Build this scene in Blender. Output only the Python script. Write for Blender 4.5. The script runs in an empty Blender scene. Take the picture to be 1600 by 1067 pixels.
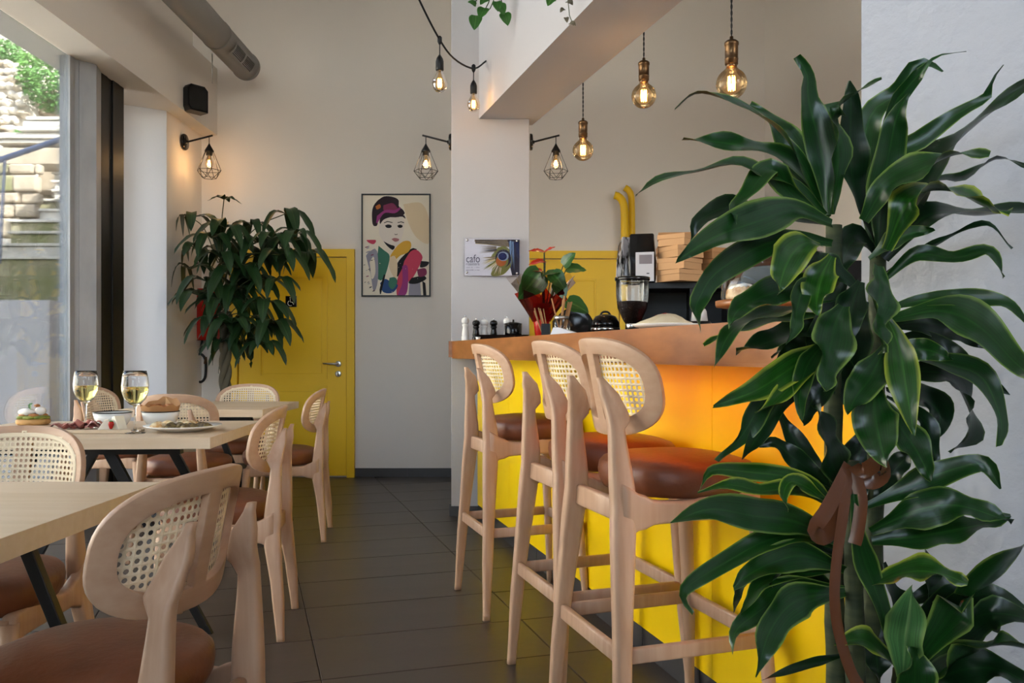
import bpy, bmesh, math, random
from mathutils import Vector, Matrix, noise

random.seed(7)
PI = math.pi
SC = bpy.context.scene
COL = SC.collection
# ------------------------------------------------------------------ camera, light, exposure
F, CX, HY, EYE = 1340.0, 800.0, 552.0, 1.06       # focal length in px, horizon row, eye height
cam_d = bpy.data.cameras.new('camera'); cam = bpy.data.objects.new('camera', cam_d); COL.objects.link(cam)
cam.location = (0, 0, EYE); cam.rotation_euler = (PI / 2, 0, 0)
cam_d.sensor_width = 36; cam_d.lens = F / 1600 * 36; cam_d.shift_y = (HY - 533.5) / 1600; cam_d.clip_start = 0.05
SC.camera = cam
SC.view_settings.view_transform = 'Standard'; SC.view_settings.look = 'None'
SC.view_settings.gamma = 1; SC.view_settings.use_curve_mapping = False
SC.view_settings.exposure = 0.0
w = bpy.data.worlds.new('sky'); SC.world = w; w.use_nodes = True
nt = w.node_tree; nt.nodes.clear()
sky = nt.nodes.new('ShaderNodeTexSky'); sky.sky_type = 'NISHITA'; sky.sun_disc = False
sky.sun_elevation = math.radians(42); sky.sun_rotation = math.radians(126); sky.dust_density = 1.5
bgn = nt.nodes.new('ShaderNodeBackground'); bgn.inputs[1].default_value = 1.5
won = nt.nodes.new('ShaderNodeOutputWorld')
hs = nt.nodes.new('ShaderNodeHueSaturation'); hs.inputs['Saturation'].default_value = .55     # hazy day
nt.links.new(sky.outputs[0], hs.inputs['Color']); nt.links.new(hs.outputs[0], bgn.inputs[0]); nt.links.new(bgn.outputs[0], won.inputs[0])
sl = bpy.data.lights.new('sun', 'SUN'); so = bpy.data.objects.new('sun', sl); COL.objects.link(so)
sl.energy = 42.0; sl.angle = math.radians(0.6); sl.color = (1, .95, .86)
so.rotation_euler = Vector((-.62, .45, -.64)).to_track_quat('-Z', 'Y').to_euler()
def portal(name, loc, rot, sx, sy):                 # window openings the sky light comes through
    l = bpy.data.lights.new(name, 'AREA'); l.shape = 'RECTANGLE'; l.size = sx; l.size_y = sy
    l.cycles.is_portal = True
    o = bpy.data.objects.new(name, l); COL.objects.link(o); o.location = loc; o.rotation_euler = rot
portal('window_portal', (-2.95, 3.25, 1.47), (0, -PI / 2, 0), 2.9, 4.2)
portal('clerestory_portal', (-2.92, 1.7, 4.02), (0, -PI / 2, 0), .95, 8.5)
portal('shopfront_portal', (-.95, -2.65, 1.25), (PI / 2, 0, PI), 1.4, 2.4)
portal('upper_front_portal', (-.25, -2.66, 3.53), (PI / 2, 0, PI), 4.8, 1.9)

# ------------------------------------------------------------------ helpers
def P(x, y, d): return Vector(((x - CX) / F * d, d, EYE + (HY - y) / F * d))
def lin(c): return tuple(((v / 255) / 12.92 if v / 255 <= .04045 else ((v / 255 + .055) / 1.055) ** 2.4) for v in c)
def tag(o, label=None, cat=None, group=None, kind=None):
    if label: o['label'] = label
    if cat: o['category'] = cat
    if group: o['group'] = group
    if kind: o['kind'] = kind
    return o
def empty(name, loc=(0, 0, 0), rz=0, label=None, cat=None, group=None):
    o = bpy.data.objects.new(name, None); COL.objects.link(o); o.location = loc; o.rotation_euler = (0, 0, rz)
    o.empty_display_size = .05
    return tag(o, label, cat, group)
def link(name, me, parent=None):
    o = bpy.data.objects.new(name, me); COL.objects.link(o); o.parent = parent
    return o
def mk(name, verts, faces, m, parent=None, smooth=False, uv=None, off=None, mats=None, fm=None):
    me = bpy.data.meshes.new(name)
    if off is not None: verts = [Vector(v) - Vector(off) for v in verts]
    me.from_pydata([tuple(v) for v in verts], [], faces)
    if mats:
        for q in mats: me.materials.append(q)
    else: me.materials.append(m)
    if fm:
        for p_, i in zip(me.polygons, fm): p_.material_index = i
    if smooth:
        for p_ in me.polygons: p_.use_smooth = True
    if uv:
        ul = me.uv_layers.new(name='UVMap')
        for lp in me.loops: ul.data[lp.index].uv = uv[lp.vertex_index]
    me.update()
    return link(name, me, parent)
class MB:                                             # collects shapes into ONE mesh
    def __init__(s): s.v = []; s.f = []; s.i = []; s.mi = 0
    def add(s, v, f):
        n = len(s.v); s.v += [Vector(q) for q in v]; s.f += [tuple(a + n for a in q) for q in f]; s.i += [s.mi] * len(f)
        return s
    def build(s, name, m, parent=None, smooth=False, off=None, mats=None):
        return mk(name, s.v, s.f, m, parent, smooth, None, off, mats, s.i if mats else None)
BF = [(0, 3, 2, 1), (4, 5, 6, 7), (0, 1, 5, 4), (1, 2, 6, 5), (2, 3, 7, 6), (3, 0, 4, 7)]
def boxvf(x0, x1, y0, y1, z0, z1, M=None):
    v = [Vector(q) for q in ((x0, y0, z0), (x1, y0, z0), (x1, y1, z0), (x0, y1, z0), (x0, y0, z1), (x1, y0, z1), (x1, y1, z1), (x0, y1, z1))]
    return ([M @ q for q in v] if M else v), BF
def box(name, x0, x1, y0, y1, z0, z1, m, parent=None, bev=0, M=None, off=None, seg=2):
    bm = bmesh.new(); v, f = boxvf(x0, x1, y0, y1, z0, z1)
    bv = [bm.verts.new(q) for q in v]
    for q in f: bm.faces.new([bv[a] for a in q])
    if bev: bmesh.ops.bevel(bm, geom=bm.edges[:], offset=bev, segments=seg, affect='EDGES', profile=.5)
    if M: bm.transform(M)
    if off is not None: bm.transform(Matrix.Translation(-Vector(off)))
    me = bpy.data.meshes.new(name); bm.to_mesh(me); bm.free(); me.materials.append(m)
    if bev and seg > 1:
        pass
    return link(name, me, parent)
def loftvf(loops, cap=True, close=True):
    n = len(loops[0]); v = [p for L in loops for p in L]; f = []
    for i in range(len(loops) - 1):
        for j in range(n if close else n - 1):
            a = i * n + j; b = i * n + (j + 1) % n
            f.append((a, b, b + n, a + n))
    if cap: f += [tuple(range(n - 1, -1, -1)), tuple(range((len(loops) - 1) * n, len(loops) * n))]
    return v, f
def smooth_path(pts, n):
    pts = [Vector(p) for p in pts]
    if len(pts) == 2: return [pts[0].lerp(pts[1], i / n) for i in range(n + 1)]
    q = [pts[0] * 2 - pts[1]] + pts + [pts[-1] * 2 - pts[-2]]
    ls = [0]
    for a, b in zip(pts, pts[1:]): ls.append(ls[-1] + max((b - a).length, 1e-6))
    out = []
    for i in range(n + 1):
        t = ls[-1] * i / n; k = 0
        while k < len(pts) - 2 and t > ls[k + 1]: k += 1
        u = (t - ls[k]) / (ls[k + 1] - ls[k]); p0, p1, p2, p3 = q[k:k + 4]
        out.append(.5 * ((2 * p1) + (p2 - p0) * u + (2 * p0 - 5 * p1 + 4 * p2 - p3) * u * u + (3 * p1 - p0 - 3 * p2 + p3) * u ** 3))
    return out
def tubevf(pts, r, n=8, cap=True):
    pts = [Vector(p) for p in pts]; loops = []; up = None
    for i, p in enumerate(pts):
        t = (pts[min(i + 1, len(pts) - 1)] - pts[max(i - 1, 0)]).normalized()
        if up is None: up = t.orthogonal().normalized()
        up = (up - t * up.dot(t)).normalized(); s = t.cross(up)
        rr = r[i] if isinstance(r, (list, tuple)) else r
        loops.append([p + (up * math.cos(a) + s * math.sin(a)) * rr for a in [2 * PI * j / n for j in range(n)]])
    return loftvf(loops, cap)
def tube(name, pts, r, m, parent=None, n=8, off=None):
    v, f = tubevf(pts, r, n); return mk(name, v, f, m, parent, True, off=off)
def lathevf(prof, n=20, c=(0, 0, 0), cap=True):
    c = Vector(c)
    loops = [[c + Vector((max(r, 1e-4) * math.cos(2 * PI * j / n), max(r, 1e-4) * math.sin(2 * PI * j / n), z)) for j in range(n)] for r, z in prof]
    return loftvf(loops, cap)
def lathe(name, prof, m, parent=None, n=20, c=(0, 0, 0), cap=True, M=None):
    v, f = lathevf(prof, n, c, cap)
    if M: v = [M @ q for q in v]
    return mk(name, v, f, m, parent, True)
def rrect(c, ax, ay, hx, hy, rr=.35, n=3):            # rounded rectangle section
    out = []; r = min(hx, hy) * rr * 2 * .5 + 1e-5
    for sx, sy, a0 in ((1, 1, 0), (-1, 1, PI / 2), (-1, -1, PI), (1, -1, 3 * PI / 2)):
        for k in range(n + 1):
            a = a0 + PI / 2 * k / n
            out.append(c + ax * (sx * (hx - r) + r * math.cos(a)) + ay * (sy * (hy - r) + r * math.sin(a)))
    return out
def bar(pts, hx, hy, ax=(1, 0, 0), ay=(0, 1, 0), rr=.6, sub=0):   # lofted bar: half sizes per point
    ax = Vector(ax); ay = Vector(ay)
    if sub:
        n = len(pts); data = [Vector((*p, )) for p in pts]
        P3 = smooth_path(pts, sub)
        ls = [0]
        for a, b in zip(data, data[1:]): ls.append(ls[-1] + (b - a).length)
        def it(arr, t):
            k = 0
            while k < n - 2 and t > ls[k + 1]: k += 1
            u = (t - ls[k]) / (ls[k + 1] - ls[k]); u = max(0, min(1, u)); u = u * u * (3 - 2 * u)
            return arr[k] * (1 - u) + arr[k + 1] * u
        hx2 = [it(hx, ls[-1] * i / sub) for i in range(sub + 1)]; hy2 = [it(hy, ls[-1] * i / sub) for i in range(sub + 1)]
        pts, hx, hy = P3, hx2, hy2
    return loftvf([rrect(Vector(p), ax, ay, a, b, rr) for p, a, b in zip(pts, hx, hy)])
def copy_tree(o, parent=None):
    c = o.copy(); COL.objects.link(c); c.parent = parent
    for ch in list(o.children): copy_tree(ch, c)
    return c
def poly_prism(pts2, frame, t0, t1):                   # pts2 in (u,v); frame=(origin,U,V,N)
    O, U, V, N = [Vector(q) for q in frame]
    a = [O + U * u + V * v_ + N * t0 for u, v_ in pts2]; b = [O + U * u + V * v_ + N * t1 for u, v_ in pts2]
    return loftvf([a, b])

# ------------------------------------------------------------------ materials
def mat(name, col, rough=.5, metal=0, spec=.5, bump=None, var=None, trans=0, ior=1.45, emit=None, es=0, coat=0, sub=None):
    m = bpy.data.materials.new(name); m.use_nodes = True; t = m.node_tree
    b = t.nodes['Principled BSDF']
    c = (*lin(col), 1)
    b.inputs['Base Color'].default_value = c; b.inputs['Roughness'].default_value = rough
    b.inputs['Metallic'].default_value = metal; b.inputs['IOR'].default_value = ior
    b.inputs['Specular IOR Level'].default_value = spec
    b.inputs['Transmission Weight'].default_value = trans; b.inputs['Coat Weight'].default_value = coat
    if emit: b.inputs['Emission Color'].default_value = (*lin(emit), 1); b.inputs['Emission Strength'].default_value = es
    tc = t.nodes.new('ShaderNodeTexCoord')
    if var:                                            # (scale xyz, second colour, detail, contrast)
        sc, c2, det, con = var
        mp = t.nodes.new('ShaderNodeMapping'); mp.inputs['Scale'].default_value = sc
        nz = t.nodes.new('ShaderNodeTexNoise'); nz.inputs['Scale'].default_value = 1; nz.inputs['Detail'].default_value = det
        rp = t.nodes.new('ShaderNodeValToRGB'); rp.color_ramp.elements[0].position = .5 - con; rp.color_ramp.elements[1].position = .5 + con
        rp.color_ramp.elements[0].color = c; rp.color_ramp.elements[1].color = (*lin(c2), 1)
        t.links.new(tc.outputs['Object'], mp.inputs[0]); t.links.new(mp.outputs[0], nz.inputs['Vector'])
        t.links.new(nz.outputs['Fac'], rp.inputs[0]); t.links.new(rp.outputs[0], b.inputs['Base Color'])
    if bump:                                           # (scale, strength)
        nz = t.nodes.new('ShaderNodeTexNoise'); nz.inputs['Scale'].default_value = bump[0]; nz.inputs['Detail'].default_value = 5
        bp = t.nodes.new('ShaderNodeBump'); bp.inputs['Strength'].default_value = bump[1]; bp.inputs['Distance'].default_value = .01
        t.links.new(tc.outputs['Object'], nz.inputs['Vector']); t.links.new(nz.outputs['Fac'], bp.inputs['Height']); t.links.new(bp.outputs[0], b.inputs['Normal'])
    return m
def thin_glass(name, tint, gloss=.12, rough=.02):
    m = bpy.data.materials.new(name); m.use_nodes = True; t = m.node_tree; t.nodes.clear()
    o = t.nodes.new('ShaderNodeOutputMaterial'); mx = t.nodes.new('ShaderNodeMixShader')
    tr = t.nodes.new('ShaderNodeBsdfTransparent'); gl = t.nodes.new('ShaderNodeBsdfGlossy')
    tr.inputs[0].default_value = (*lin(tint), 1); gl.inputs['Roughness'].default_value = rough
    fr = t.nodes.new('ShaderNodeFresnel'); fr.inputs['IOR'].default_value = 1.45
    ml = t.nodes.new('ShaderNodeMath'); ml.operation = 'MULTIPLY'; ml.inputs[1].default_value = gloss * 8
    t.links.new(fr.outputs[0], ml.inputs[0]); t.links.new(ml.outputs[0], mx.inputs[0])
    t.links.new(tr.outputs[0], mx.inputs[1]); t.links.new(gl.outputs[0], mx.inputs[2]); t.links.new(mx.outputs[0], o.inputs[0])
    return m
def leaf_mat(name, mid, edge, rib, e0=.36, e1=.47, rough=.32):
    m = bpy.data.materials.new(name); m.use_nodes = True; t = m.node_tree; b = t.nodes['Principled BSDF']
    uv = t.nodes.new('ShaderNodeUVMap'); sx = t.nodes.new('ShaderNodeSeparateXYZ')
    a = t.nodes.new('ShaderNodeMath'); a.operation = 'SUBTRACT'; a.inputs[1].default_value = .5
    ab = t.nodes.new('ShaderNodeMath'); ab.operation = 'ABSOLUTE'
    rp = t.nodes.new('ShaderNodeValToRGB'); e = rp.color_ramp.elements
    e[0].position = 0; e[0].color = (*lin(rib), 1); e[1].position = e1; e[1].color = (*lin(edge), 1)
    q = e.new(.05); q.color = (*lin(mid), 1); q = e.new(e0); q.color = (*lin(mid), 1)
    nz = t.nodes.new('ShaderNodeTexNoise'); nz.inputs['Scale'].default_value = 9; nz.inputs['Detail'].default_value = 3
    tc = t.nodes.new('ShaderNodeTexCoord'); ad = t.nodes.new('ShaderNodeMath'); ad.operation = 'MULTIPLY_ADD'; ad.inputs[1].default_value = .16
    t.links.new(tc.outputs['Object'], nz.inputs['Vector']); sb = t.nodes.new('ShaderNodeMath'); sb.operation = 'SUBTRACT'; sb.inputs[1].default_value = .08
    t.links.new(uv.outputs[0], sx.inputs[0]); t.links.new(sx.outputs[0], a.inputs[0]); t.links.new(a.outputs[0], ab.inputs[0])
    t.links.new(nz.outputs['Fac'], ad.inputs[0]); t.links.new(ab.outputs[0], ad.inputs[2]); t.links.new(ad.outputs[0], sb.inputs[0])
    t.links.new(sb.outputs[0], rp.inputs[0]); t.links.new(rp.outputs[0], b.inputs['Base Color'])
    st = t.nodes.new('ShaderNodeMapping'); st.inputs['Scale'].default_value = (26, 1.2, 1); sn = t.nodes.new('ShaderNodeTexNoise'); sn.inputs['Scale'].default_value = 1; sn.inputs['Detail'].default_value = 2
    hv = t.nodes.new('ShaderNodeHueSaturation'); mr = t.nodes.new('ShaderNodeMapRange'); mr.inputs[1].default_value = .3; mr.inputs[2].default_value = .7; mr.inputs[3].default_value = .62; mr.inputs[4].default_value = 1.35
    t.links.new(uv.outputs[0], st.inputs[0]); t.links.new(st.outputs[0], sn.inputs['Vector']); t.links.new(sn.outputs['Fac'], mr.inputs[0]); t.links.new(mr.outputs[0], hv.inputs['Value']); t.links.new(rp.outputs[0], hv.inputs['Color']); t.links.new(hv.outputs[0], b.inputs['Base Color'])
    b.inputs['Roughness'].default_value = rough
    b.inputs['Subsurface Weight'].default_value = 0
    return m
M = {}
M['wall'] = mat('wall_paint', (222, 214, 205), .85, spec=.2, bump=(60, .05))
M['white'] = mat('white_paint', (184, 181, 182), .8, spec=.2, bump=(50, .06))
M['bright'] = mat('daylit_white_paint', (226, 226, 228), .8, spec=.2, bump=(50, .06))  # the white paint lightened, daylight put into the colour
M['kraft2'] = mat('pale_cardboard', (196, 152, 108), .8)
M['plaster'] = mat('rough_white_plaster', (192, 193, 199), .75, spec=.3, bump=(38, .35))
M['tile'] = mat('dark_floor_tile', (72, 65, 60), .34, spec=.45, var=((1.2, 9, 1), (60, 55, 50), 5, .3), bump=(30, .03))
M['grout'] = mat('grout', (44, 41, 38), .9)
M['skirt'] = mat('dark_skirting_tile', (62, 60, 60), .4)
M['yellow'] = mat('yellow_door_paint', (232, 186, 6), .45)
M['ypanel'] = mat('yellow_bar_panel', (246, 206, 0), .35)
M['beech'] = mat('beech_wood', (196, 162, 135), .42, var=((55, 55, 3.5), (178, 141, 113), 4, .28))
M['ply'] = mat('beech_plywood', (195, 160, 132), .42, var=((3.5, 55, 55), (182, 144, 115), 4, .28))
M['cane'] = mat('woven_cane', (232, 214, 182), .6)
M['leather'] = mat('brown_leather', (122, 70, 42), .42, var=((9, 9, 9), (96, 52, 30), 4, .25), bump=(70, .12))
M['pine'] = mat('pine_table', (212, 190, 162), .38, var=((2.2, 42, 42), (200, 175, 142), 5, .28))
M['pine2'] = mat('pine_table_pale', (215, 194, 168), .38, var=((2.2, 42, 42), (203, 178, 146), 5, .28))
M['oak'] = mat('varnished_counter_wood', (164, 106, 60), .32, var=((26, 1.6, 26), (130, 78, 40), 5, .25))
M['black'] = mat('black_metal', (20, 20, 21), .4, spec=.4)
M['gloss'] = mat('glossy_black', (14, 14, 15), .15)
M['alu'] = mat('grey_aluminium', (170, 172, 176), .5, metal=.2, var=((6, 6, 3), (150, 153, 158), 4, .2))
M['steel'] = mat('brushed_steel', (180, 178, 174), .28, metal=1)
M['chrome'] = mat('chrome', (215, 215, 215), .08, metal=1)
M['brass'] = mat('aged_brass', (104, 80, 56), .35, metal=1)
M['duct'] = mat('galvanised_duct', (136, 134, 131), .5, metal=.1)
M['porc'] = mat('white_porcelain', (235, 232, 226), .2)
M['enamel'] = mat('cream_enamel', (222, 222, 218), .25)
M['glass'] = thin_glass('clear_glass', (250, 252, 252))
M['acrylic'] = thin_glass('acrylic', (250, 250, 252), .004)
M['window'] = thin_glass('window_glass', (246, 250, 252), .1)
M['amber'] = thin_glass('amber_bulb_glass', (255, 234, 200), .1)
M['wineglass'] = mat('crystal', (255, 255, 255), .0, trans=1, ior=1.3)
M['wine'] = mat('white_wine', (244, 232, 150), .0, trans=1, ior=1.33)
M['filament'] = mat('glowing_filament', (255, 200, 110), .5, emit=(255, 190, 96), es=38)
M['led'] = mat('orange_led', (255, 150, 40), .5, emit=(255, 98, 6), es=15)
M['kraft'] = mat('kraft_cardboard', (172, 126, 82), .8)
M['red'] = mat('red_enamel', (165, 24, 14), .25)
M['stem'] = mat('plant_stem', (78, 84, 52), .7, var=((8, 8, 60), (46, 56, 34), 3, .2))
M['bark'] = mat('braided_bark', (96, 88, 70), .8, bump=(60, .3))
M['drac'] = leaf_mat('dracaena_leaf', (20, 62, 18), (120, 146, 62), (38, 84, 30), .42, .5, .28)
M['drac2'] = leaf_mat('dracaena_leaf_dark', (13, 42, 16), (84, 112, 56), (26, 62, 26), .44, .52, .28)
M['drac3'] = leaf_mat('dracaena_leaf_lime', (30, 78, 18), (160, 172, 56), (58, 108, 34), .36, .48, .28)
M['money'] = leaf_mat('pachira_leaf', (28, 56, 26), (24, 50, 22), (58, 84, 40), .4, .5, .4)
M['pothos'] = leaf_mat('pothos_leaf', (50, 98, 34), (60, 110, 40), (84, 130, 60), .4, .5, .35)
M['soil'] = mat('soil', (40, 30, 24), .95)
M['pot'] = mat('grey_pot', (110, 108, 106), .7)
M['ribbon'] = mat('copper_satin_ribbon', (112, 66, 40), .25, spec=.7)
# ------------------------------------------------------------------ the room
BACK = 7.36; LX = -2.77; CEIL = 4.6
S = lambda o: tag(o, kind='structure')
def wall(name, p0, p1, z0, z1, th, m, parent=None):    # thickness goes to the left of p0->p1
    a = Vector((*p0, 0)); b = Vector((*p1, 0)); t = (b - a).normalized(); n = Vector((-t.y, t.x, 0)) * th
    v = [q + Vector((0, 0, z)) for z in (z0, z1) for q in (a, b, b + n, a + n)]
    o = mk(name, v, BF, m, parent)
    return S(o) if parent is None else o
# tiles follow the bar, not the back wall
U = Vector((-.295, .9555, 0)).normalized(); V = Vector((U.y, -U.x, 0))
O0 = Vector((-.083, 3.803, 0)); TL, TW = .813, .408
floor = S(box('floor', -3.0, 4.6, -2.8, 7.6, -.1, -.004, M['grout']))
tme = None
for i in range(-6, 8):
    for j in range(-20, 14):
        c = O0 + V * (TL * (i + .5)) + U * (TW * (j + .5))
        if not (-3.0 < c.x < 4.3 and -2.6 < c.y < 7.6): continue
        if tme is None:
            t = box('tile', -TL / 2 + .002, TL / 2 - .002, -TW / 2 + .002, TW / 2 - .002, -.012, 0, M['tile'], floor, .0015, seg=1); tme = t.data
        else: t = link('tile', tme, floor)
        t.location = c; t.rotation_euler = (0, 0, math.atan2(V.y, V.x))
wall('wall_back', (2.4, BACK), (-3.6, BACK), 0, CEIL, -.15, M['wall'])
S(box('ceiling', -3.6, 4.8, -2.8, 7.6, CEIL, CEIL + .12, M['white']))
wall('wall_bar_side', (2.17, BACK), (4.3, -.35), 0, CEIL, .15, M['wall'])
wall('wall_right', (.66, 1.62), (2.26, .1), 0, CEIL, .14, M['plaster'])
wall('wall_right_front', (2.26, .45), (2.26, -2.8), 0, CEIL, .14, M['plaster'])
# left side: beam over the windows, pilaster, wall pier
S(box('beam_left', -3.0, -2.53, -2.8, BACK, 2.93, 3.5, M['wall']))
S(box('wall_left_upper', -3.0, -2.74, 6.15, BACK, 3.5, CEIL, M['wall']))
w3 = S(box('window_3', -2.9, -2.84, -2.6, 6.15, 3.5, 3.55, M['black']))
for y in (-2.6, -.45, 1.7, 3.85): box('pane', -2.876, -2.868, y + .04, y + 2.11, 3.55, CEIL, M['window'], w3); box('mullion', -2.9, -2.84, y, y + .04, 3.55, CEIL, M['black'], w3)
box('mullion', -2.9, -2.84, 6.0, 6.15, 3.55, CEIL, M['white'], w3)
def prism(name, pts, z0, z1, m, parent=None):
    k = len(pts); v = [Vector((x, y, z)) for z in (z0, z1) for x, y in pts]
    o = mk(name, v, [tuple(range(k - 1, -1, -1)), tuple(range(k, 2 * k))] + [(i, (i + 1) % k, (i + 1) % k + k, i + k) for i in range(k)], m, parent)
    return S(o) if parent is None else o
prism('wall_left', [(-2.95, 6.43), (-2.665, 6.615), (-3.0, 6.615), (-3.0, 6.43)], 0, 2.93, M['bright'])  # face slanted and its white lightened to look daylit
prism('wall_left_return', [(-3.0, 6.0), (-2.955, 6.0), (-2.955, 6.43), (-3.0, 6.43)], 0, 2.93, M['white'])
S(box('pilaster_left', -3.0, -2.665, 6.62, BACK, 0, 2.93, M['wall']))
# window wall on the left
win = prism('window_1', [(-2.80, 5.42), (-2.69, 5.55), (-2.735, 5.71), (-2.83, 5.71), (-2.83, 5.42)], 0, 2.929, M['alu'])
box('frame_profile', -2.83, -2.765, 5.364, 5.42, 0, 2.925, M['alu'], win)
prism('frame_profile', [(-2.757, 5.462), (-2.742, 5.478), (-2.748, 5.484), (-2.763, 5.468)], 0, 2.925, M['alu'], win)
for a, b, e in ((5.712, 5.80, .036), (5.80, 5.87, .03), (5.87, 5.96, .04), (5.96, 6.04, .036)):
    box('black_post', LX - .04, LX + e, a, b, 0, 2.928, M['black'], win)
for y in (3.0, 1.15): box('mullion', LX - .05, LX + .03, y, y + .07, 0, 2.925, M['black'], win)
S(box('wall_left_front', -3.0, LX, -2.8, 1.15, 0, 2.93, M['white']))
for a, b in ((3.07, 5.364), (1.22, 3.0)):
    box('pane', LX - .014, LX - .006, a, b, .04, 2.925, M['window'], win)
box('sill_rail', LX - .05, LX + .03, 1.15, 5.364, 0, .04, M['black'], win)
# shopfront behind the camera
sf = S(box('window_2', -1.65, -.25, -2.72, -2.66, 0, .05, M['black']))
for x in (-1.65, -.31): box('mullion', x, x + .06, -2.72, -2.66, .05, 2.4, M['black'], sf)
box('pane', -1.59, -.31, -2.696, -2.688, .05, 2.4, M['window'], sf)
S(box('wall_front', -3.0, 2.4, -2.8, -2.66, 2.4, 2.55, M['white']))
w5 = S(box('window_5', -2.7, 2.2, -2.72, -2.66, 2.55, 2.6, M['black']))
for x in (-2.7, -1.1, .5, 2.14): box('mullion', x, x + .06, -2.72, -2.66, 2.6, 4.5, M['black'], w5)
for a, b in ((-2.64, -1.1), (-1.04, .5), (.56, 2.14)): box('pane', a, b, -2.696, -2.688, 2.6, 4.5, M['window'], w5)
S(box('added_sun_shade_upper', -3.4, 6, -4.7, -2.8, CEIL, CEIL + .1, M['white']))  # unseen slab added to keep sun out of the upper front window
S(box('wall_front_lintel', -3.0, 2.4, -2.8, -2.66, 4.5, CEIL, M['white']))
S(box('wall_front_left', -3.0, -1.65, -2.8, -2.66, 0, 2.4, M['white'])); S(box('wall_front_right', -.25, 2.4, -2.8, -2.66, 0, 2.4, M['white']))
S(box('added_sun_shade_lower', -2.6, 3.2, -5.2, -2.8, 2.5, 2.56, M['white']))  # added behind the camera to keep sun out of the shopfront
# skirting along the back wall
def skirt(x0, x1):
    n = max(1, round((x1 - x0) / .42)); s = S(box('baseboard_back', x0, x1, BACK - .008, BACK, 0, .074, M['grout']))
    for i in range(n):
        a = x0 + (x1 - x0) * i / n; b = x0 + (x1 - x0) * (i + 1) / n
        box('tile', a + .001, b - .001, BACK - .014, BACK - .002, .001, .076, M['skirt'], s)
skirt(-1.345, 0.0); skirt(-2.66, -2.41); skirt(.99, 2.16)
# pillar and beam over the bar
PX0, PX1, PY0, PY1 = -.396, .113, 5.59, 6.05
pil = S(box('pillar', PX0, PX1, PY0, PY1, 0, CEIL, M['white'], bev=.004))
box('skirting_tile', PX0 + .0, -.18, PY0 - .012, PY0, 0, .065, M['skirt'], pil)
box('skirting_tile', PX0 - .012, PX0, PY0 - .01, PY1, 0, .08, M['skirt'], pil)
bl = Vector((-.215, 5.585, 0)); br = Vector((.185, 5.44, 0)); bd = Vector((.302, -1, 0))
v = []
for z in (2.587, 3.45):
    v += [bl + Vector((0, 0, z)), bl + bd * 7 + Vector((0, 0, z)), br + bd * 6.9 + Vector((0, 0, z)), br + Vector((-.05, .3, z)), Vector((-.215, 5.75, z))]
S(mk('beam_bar', v, [(0, 1, 2, 3, 4), (9, 8, 7, 6, 5)] + [(i, i + 5, (i + 1) % 5 + 5, (i + 1) % 5) for i in range(5)], M['white']))

v = [q + Vector((0, 0, z)) for z in (3.3, 3.44) for q in (br + bd * 5.2, Vector((4.0, .6, 0)), Vector((2.76, 5.15, 0)), br + bd * .29)]
S(mk('added_bar_shade_slab', v, [(3, 2, 1, 0), (4, 5, 6, 7)] + [(i, (i + 1) % 4, (i + 1) % 4 + 4, i + 4) for i in range(4)], M['white']))  # slab added out of view to darken the bar area
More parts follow.
